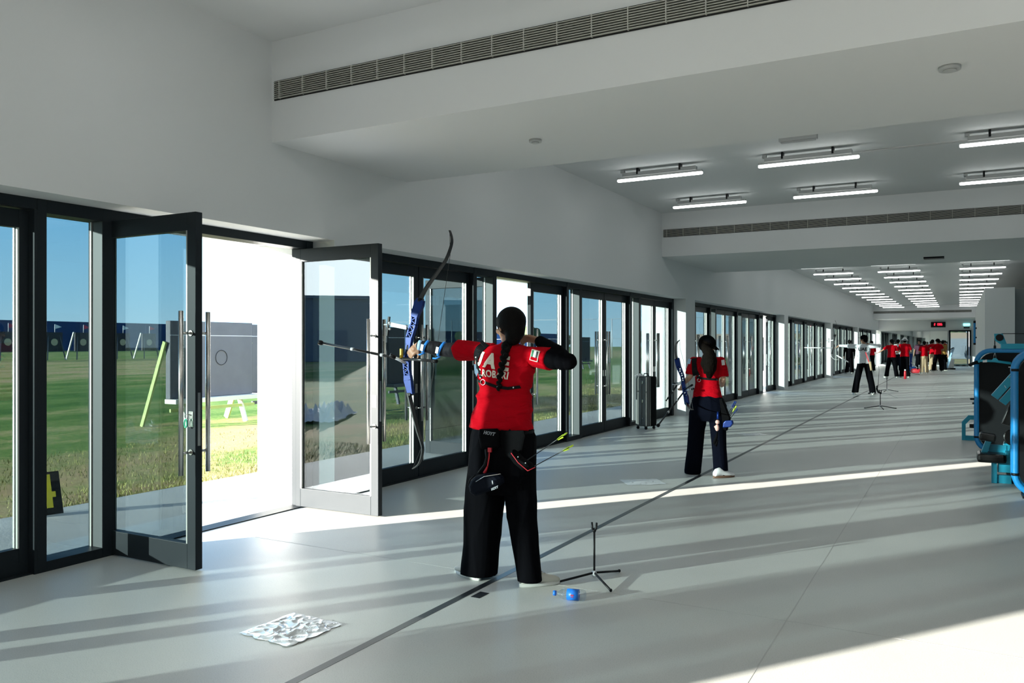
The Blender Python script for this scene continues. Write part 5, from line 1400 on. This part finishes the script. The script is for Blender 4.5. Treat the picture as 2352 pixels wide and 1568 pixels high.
PEOPLE = [
    (2002, 853, 35, 1.62, 'person in red vest over black standing just behind the archer in white', 'front', 'red', 'black_cloth', None, 1),
    (1951, 857, 20, 1.66, 'dark clothed person half hidden between the white pier and the archer in white', 'down', 'black_cloth', 'black_cloth', None, 1),
    (2048, 867, 20, 1.66, 'woman in red shirt with pale back strap reaching out to her left', 'left_out', 'red', 'black_cloth', None, 0),
    (2063, 853, -10, 1.70, 'person in white shirt partly hidden between the two red shirted people', 'front', 'white_cloth', 'navy_cloth', None, 0),
    (2078, 867, 10, 1.72, 'person in grey bucket hat and red shirt seen from behind', 'front', 'red', 'black_cloth', ('bucket', 'white_cloth'), 0),
    (2111, 850, 170, 1.68, 'person in dark plum top standing in front of the far mirror', 'down', 'plum', 'black_cloth', None, 0),
    (2123, 857, 15, 1.60, 'person in red shirt and khaki trousers, left one of the far pair', 'front', 'red', 'khaki', None, 0),
    (2142, 851, -25, 1.70, 'person in bright red shirt and khaki trousers near the mirror', 'front', 'red', 'khaki', None, 0),
    (2154, 853, 30, 1.72, 'person in dark hat, red shirt and black trousers beside the khaki pair', 'left_out', 'red', 'black_cloth', ('bucket', 'black_cloth'), 0),
    (2166, 851, -40, 1.66, 'person in mustard and black at the right end of the far group', 'down', 'mustard', 'black_cloth', None, 0)]
M['plum'] = mat('plum_cloth', (0.05, 0.012, 0.03), 0.8); M['mustard'] = mat('mustard_cloth', (0.30, 0.16, 0.03), 0.8)
for u, v, yw, h, lab, arms, sm_, tm_, hat, ls in PEOPLE:
    p = fl(u, v)
    r_, s_, sh_ = figure(p.x, p.y, R(yw), h, lab, arms, sm_, tm_, hat, stance=0.13 if arms != 'left_out' else 0.22, voxel=0.02, long_sleeve=bool(ls))
# stands and bows down the hall
c = fl(2022, 938)
bow_stand('tripod bow stand on the floor right of the archer in white', c.x, c.y, 0.42, [R(20), R(200), R(285)], s=1.35)
c2 = c
T4 = lambda u, v, dy=0.0: at(u, v, c2.y + dy)
make_bow('black bow with white lower limb resting on the tripod right of the archer in white', T4, [(2016, 888), (2018, 870), (2019, 850), (2017, 828)], [(2024, 903, 0.05), (2040, 905, 0.2), (2052, 910, 0.3), (2062, 914, 0.4)],
    [(2015, 886, 0.02, True), (2014, 893, 0.02, False), (2017, 900, 0.02, True), (2024, 903, 0.02, True, 0.05)], (2015, 895), [], ((2012, 902), (1996, 903), 'carbon'), cols=('carbon', 'carbon', 'rodwhite'), lw=0.04)
c = fl(2037, 899)
bow_stand('farther small tripod bow stand below the woman reaching left', c.x, c.y, 0.45, [R(20), R(140), R(260)], s=1.3)
c3 = fl(2093, 860)
bow_stand('distant tripod bow stand in front of the far group', c3.x, c3.y, 0.5, [R(20), R(140), R(260)], s=1.5)
T5 = lambda u, v, dy=0.0: at(u, v, c3.y - 0.1 + dy)
make_bow('distant bright blue bow upright on a stand beside the bucket hat', T5, [(2093, 812), (2094, 804), (2096, 796), (2095, 790)], [(2092, 842), (2094, 848), (2098, 853), (2102, 855)],
    [(2093, 812, 0.06, True), (2092, 826, 0.05, True), (2092, 842, 0.06, True)], (2092, 828), [], ((2092, 832), (2108, 846, -0.5), 'silver'), cols=('blue_anod', 'carbon', 'carbon'), lw=0.07, th=0.08, rr=0.02)
def floor_bag(u, v, w, d, h, m, label, cat='bag'):
    p = fl(u, v)
    o = MB(); o.loft([ell((0, 0, z), w * s_, d * s_, 0, 20, sq=3) for z, s_ in ((0, 0.95), (h * 0.3, 1.0), (h * 0.8, 0.95), (h, 0.6))])
    r_ = o.build('kit_bag', M[m], label=label, cat=cat); r_.location = (p.x, p.y, 0)
    a_ = MB().tube([(-w * 0.4, 0, h * 0.9), (0, 0, h * 1.35), (w * 0.4, 0, h * 0.9)], 0.012, 8).build('carry_strap', M['strap'], r_)
floor_bag(2105, 856, 0.28, 0.16, 0.22, 'redtrim', 'red kit bag on the floor in front of the khaki pair')
floor_bag(2094, 852, 0.30, 0.18, 0.25, 'blue_label', 'blue kit bag on the floor beside the distant blue bow')
p = fl(2079, 870)
bt_ = empty('drink_flask', p, label='red and white striped flask standing beside the bucket hat person', cat='bottle')
MB().tube([(0, 0, 0), (0, 0, 0.22), (0, 0, 0.30), (0, 0, 0.34)], [0.05, 0.05, 0.045, 0.03], 14).build('flask_body', M['redtrim'], bt_)
MB().cyl((0, 0, 0.34), (0, 0, 0.40), 0.03, 12).build('cap', M['white'], bt_)
# treadmill-like machine and bucket near the exit door
p = fl(2181, 848)
tmn = empty('exercise_bike', p, label='dark exercise bike with light blue post left of the far exit door', cat='gym machine')
MB().box(-0.3, 0.3, -0.25, 0.25, 0, 0.08).build('base', M['black'], tmn, bevel=0.01)
MB().bar((-0.15, 0, 0.05), (0.2, 0, 1.25), 0.08, 0.12).build('post', M['pale_blue'], tmn)
MB().tube([(0.05, -0.25, 1.15), (0.2, -0.1, 1.25), (0.2, 0.1, 1.25), (0.05, 0.25, 1.15)], 0.025, 8).build('handlebar', M['black'], tmn)
MB().ball((-0.28, 0, 0.92), 0.12, 12, 8, sc=(1.2, 0.9, 0.4)).bar((-0.25, 0, 0.05), (-0.28, 0, 0.9), 0.05, 0.06).build('saddle', M['black'], tmn)
p = fl(2185, 846)
bk = MB(); bk.loft([ell((0, 0, z), r, r, 0, 20) for z, r in ((0, 0.13), (0.5, 0.16), (0.52, 0.175), (0.55, 0.175))]); o = bk.build('waste_bin', M['white'], label='white bin standing at the left jamb of the exit door', cat='bin'); o.location = (p.x, p.y - 0.6, 0)
# thin cable loops on the floor
p = fl(2205, 915)
MB().tube(smooth_path([Vector((-0.3, 0.25, 0.006)), Vector((-0.12, -0.02, 0.006)), Vector((0.1, 0.02, 0.006)), Vector((0.4, 0.3, 0.006))]), 0.005, 6).build('cable', M['joint'], label='thin loose cable curling on the floor near the gym machines', cat='cable', loc=p)
# ---------------------------------------------------------------- gym machines at the right
M['teal'] = mat('blue_teal_powder_coat', (0.012, 0.30, 0.44), 0.35)
M['blue_tube'] = mat('blue_tube', (0.008, 0.20, 0.48), 0.32)
M['panel'] = mat('black_shroud', (0.004, 0.005, 0.006), 0.5, spec=0.15)
M['pad'] = mat('black_padding', (0.005, 0.005, 0.005), 0.3, spec=0.3)
M['wrap'] = glass_material('plastic_wrap', (0.85, 0.88, 0.9), 0.10)
def rrect(x0, x1, z0, z1, r, y, n=7):
    out = []
    for cx, cz, a0 in ((x1 - r, z1 - r, 0), (x0 + r, z1 - r, 90), (x0 + r, z0 + r, 180), (x1 - r, z0 + r, 270)):
        for k in range(n): a = R(a0 + 90 * k / (n - 1)); out.append(Vector((cx + r * math.cos(a), y, cz + r * math.sin(a))))
    return out
def stack_tower(label, x0, y, w, z1, r=0.16, tube='blue_tube', depth=0.12):
    t = empty('gym_machine', (x0 + w / 2, y, 0), label=label, cat='gym machine', group='blue framed gym machines')
    A = lambda o: adopt(o, t)
    pl = rrect(x0 + 0.03, x0 + w - 0.03, 0.08, z1 - 0.03, r, 0)
    A(MB().prism([(p.x, p.z) for p in pl], 'y', y - 0.02, y + depth, smooth=False).build('shroud_panel', M['panel']))
    A(MB().tube(rrect(x0, x0 + w, 0.05, z1, r, y - 0.02), 0.030, 10, closed=True).build('front_tube', M[tube]))
    A(MB().tube(rrect(x0, x0 + w, 0.05, z1, r, y + depth + 0.05), 0.030, 10, closed=True).build('rear_tube', M[tube]))
    for z in (0.05 + r, z1 - r):
        for x in (x0, x0 + w): A(MB().cyl((x, y - 0.02, z - 0.012), (x, y - 0.02, z + 0.012), 0.033, 12).build('clamp', M['black']))
    for x in (x0 + 0.1, x0 + w - 0.1): A(MB().box(x - 0.04, x + 0.04, y - 0.05, y + depth + 0.08, 0, 0.025).build('rubber_foot', M['black']))
    return t
YA = 12.45
a = at(2243, 1000, YA)
mA = stack_tower('black shrouded pulldown gym machine with blue tube frame and hanging bar', a.x, YA, 1.25, 1.365, 0.17)
TA = lambda u, v, dy=0.0: at(u, v, YA + dy)
AA = lambda o: adopt(o, mA)
p = TA(2298, 795, 0.02)
AA(MB().box(p.x, p.x + 1.6, YA - 0.05, YA + 0.06, p.z - 0.035, p.z + 0.035).build('top_beam', M['teal'], bevel=0.006))
pts = [TA(u, v) for u, v in ((2283, 766), (2303, 766), (2312, 789), (2297, 790), (2285, 782))]
pl = AA(MB().prism([(q_.x, q_.z) for q_ in pts], 'y', YA - 0.03, YA + 0.03).build('pulley_plate', M['teal'], bevel=0.004))
o = MB().cyl(TA(2296, 775, -0.05), TA(2296, 775, 0.05), 0.045, 16).build('pulley_wheel', M['black']); o.parent = pl
AA(MB().tube([TA(2285, 776, -0.02), TA(2285, 805, -0.02)], 0.006, 8).build('cable', M['black']))
AA(MB().tube([TA(2285, 793, -0.02), TA(2285, 806, -0.02)], [0.014, 0.016], 10).build('cable_stop', M['black']))
o = MB(); o.tube([TA(2285, 806, -0.02), TA(2282, 822, -0.02)], 0.005, 6).tube([TA(2285, 806, -0.02), TA(2288, 822, -0.02)], 0.005, 6); AA(o.build('carabiner', M['steel']))
bar = AA(MB().tube([TA(2245, 831, -0.05), TA(2252, 828, -0.05), TA(2285, 829, -0.05), TA(2322, 834, -0.05)], 0.017, 10).build('pull_bar', M['teal']))
o = MB().tube([TA(2227, 838, -0.12), TA(2244, 831, -0.05)], 0.021, 10).build('rubber_grip', M['black']); o.parent = bar
hp = [TA(u, v, -0.05) for u, v in ((2276, 829), (2282, 822), (2288, 822), (2296, 830))]
o = MB().prism([(q_.x, q_.z) for q_ in hp], 'y', YA - 0.065, YA - 0.035).build('bar_lug', M['teal']); o.parent = bar
o = MB().tube([TA(2257, 829, -0.05), TA(2267, 828.5, -0.05)], 0.0185, 10).build('pale_sticker', M['white']); o.parent = bar
AA(MB().tube([TA(2300, 766), TA(2352, 766), TA(2420, 766)], 0.005, 6).build('cable', M['black']))
tx = text_mesh('TE', 0.085, bold=0.002, ext=0.001); tx.materials.append(M['silver'])
p = TA(2326, 848, -0.03); o = link('lettering', tx, None, (p.x, YA - 0.024, p.z), (R(90), 0, 0)); AA(o)
for u, v in ((2228, 916), (2233, 926)): AA(MB().tube([TA(u, v, -0.02), TA(2241, v, -0.02)], 0.013, 8).build('weight_pin', M['black']))
# foot of the pulldown machine
ft = MB(); YF = 14.1
TF = lambda u, v: at(u, v, YF)
z0 = 0.03
xs = [TF(2209, 1003).x, TF(2218, 1003).x, TF(2240, 1003).x]
ft.box(xs[0], xs[1], YF - 0.04, YF + 0.04, 0.0, 0.27)
ft.bar((xs[0] + 0.02, YF, 0.25), (xs[1] + 0.06, YF, 0.36), 0.078, 0.06).bar((xs[1] + 0.03, YF, 0.345), (xs[2] + 0.35, YF, 0.345), 0.076, 0.065).box(xs[1], xs[2] + 0.35, YF - 0.04, YF + 0.04, 0.0, 0.07)
fo = empty('gym_machine', (xs[1], YF, 0), label='teal loop foot of a gym machine poking out left of the pulldown machine', cat='gym machine', group='blue framed gym machines')
adopt(ft.build('foot_frame', M['teal'], bevel=0.004), fo)
adopt(MB().box(xs[1] + 0.05, xs[2] + 0.1, YF - 0.06, YF + 0.06, 0.19, 0.25).build('foot_pad', M['pad'], bevel=0.01), fo)
# near tower, cut by the right edge
YB_ = 9.06
b_ = at(2331, 1000, YB_)
mB = stack_tower('nearest blue tube framed black gym machine cut off by the right photo edge', b_.x, YB_, 1.1, 1.375, 0.17)
# seated leg machine between the two towers
YC = 9.9
TC = lambda u, v, dy=0.0: at(u, v, YC + dy)
mC = empty('gym_machine', (TC(2283, 1110).x, YC, 0), label='bright teal seated leg machine with black padded seat between the two towers', cat='gym machine', group='blue framed gym machines')
AC = lambda o: adopt(o, mC)
def cbox(name, u0, v0, u1, v1, dy, th, m='teal', bevel=0.004, par=None):
    p0, p1 = TC(u0, v1, dy), TC(u1, v0, dy)
    o = MB().box(p0.x, p1.x, YC + dy - th / 2, YC + dy + th / 2, max(0, p0.z), p1.z).build(name, M[m], bevel=bevel)
    if par is None: AC(o)
    else: o.parent = par
    return o
cbox('front_post', 2277, 1052, 2290, 1113, 0, 0.07)
cbox('base_rail', 2290, 1098, 2420, 1112, 0.02, 0.06)
cbox('upper_rail', 2291, 1063, 2420, 1083, 0.02, 0.06)
cbox('rear_post', 2322, 1060, 2333, 1112, 0.02, 0.06)
cbox('weight_block', 2311, 1083, 2322, 1097, 0.12, 0.10, 'black')
st = cbox('seat_pad', 2243, 1041, 2311, 1057, -0.05, 0.34, 'pad', 0.03)
p0, p1 = TC(2240, 1059, -0.05), TC(2262, 1039, -0.05)
cbox('seat_support', 2308, 1036, 2330, 1060, 0.0, 0.16)
cbox('seat_rail', 2271, 1022, 2312, 1037, 0.06, 0.07)
AC(MB().bar(TC(2272, 1008, -0.02), TC(2259, 1042, -0.02), 0.055, 0.075, up=(0, 1, 0)).build('lever_arm', M['teal'], bevel=0.004))
AC(MB().bar(TC(2249, 1000, -0.02), TC(2287, 1006, -0.02), 0.2, 0.075).build('small_pad', M['pad'], bevel=0.02))
AC(MB().bar(TC(2306, 1040, 0.08), TC(2318, 1008, 0.08), 0.07, 0.09, up=(0, 1, 0)).build('rear_strut', M['teal'], bevel=0.004))
AC(MB().cyl(TC(2326, 1004, -0.12), TC(2326, 1004, 0.10), 0.085, 24).build('leg_roller', M['pad'], bevel=0.015))
AC(MB().bar(TC(2309, 975, 0.16), TC(2328, 930, 0.16), 0.08, 0.05, up=(0, 1, 0)).build('back_pad', M['pad'], bevel=0.01))
for (u0, v0), (u1, v1), lab in (((2284, 912), (2345, 845), 'a'), ((2302, 925), (2372, 848), 'b')):
    o = AC(MB().bar(TC(u0, v0, 0.0), TC(u1, v1, 0.0), 0.075, 0.088, up=(0, 1, 0)).build('press_arm', M['teal'], bevel=0.004))
    if lab == 'a':
        c = MB().cyl(TC(2293, 905, -0.04), TC(2293, 905, -0.035), 0.018, 14).build('hole', M['black']); c.parent = o
        c = MB().bar(TC(2317, 868, -0.04), TC(2322, 862, -0.04), 0.004, 0.035, up=(0, 1, 0)).build('label_sticker', M['khaki']); c.parent = o
        c = MB().bar(TC(2307, 885, -0.04), TC(2311, 891, -0.04), 0.004, 0.012, up=(0, 1, 0)).build('label_sticker', M['white']); c.parent = o
bp = MB().cyl((0.56, 40.0, 1.5), (0.56, 40.0, 2.35), 0.045, 12).build('blue_foam_pole', M['blue_tube'], label='upright blue pole fixed on the pale wall pier beside the exit door', cat='pole')
o = MB().cyl((0.56, 40.0, 1.42), (0.56, 40.0, 1.5), 0.047, 12).cyl((0.56, 40.0, 2.35), (0.56, 40.0, 2.45), 0.047, 12).box(0.56, 0.645, 39.97, 40.03, 1.7, 1.76).box(0.56, 0.645, 39.97, 40.03, 2.1, 2.16).build('end_cap', M['black']); o.parent = bp
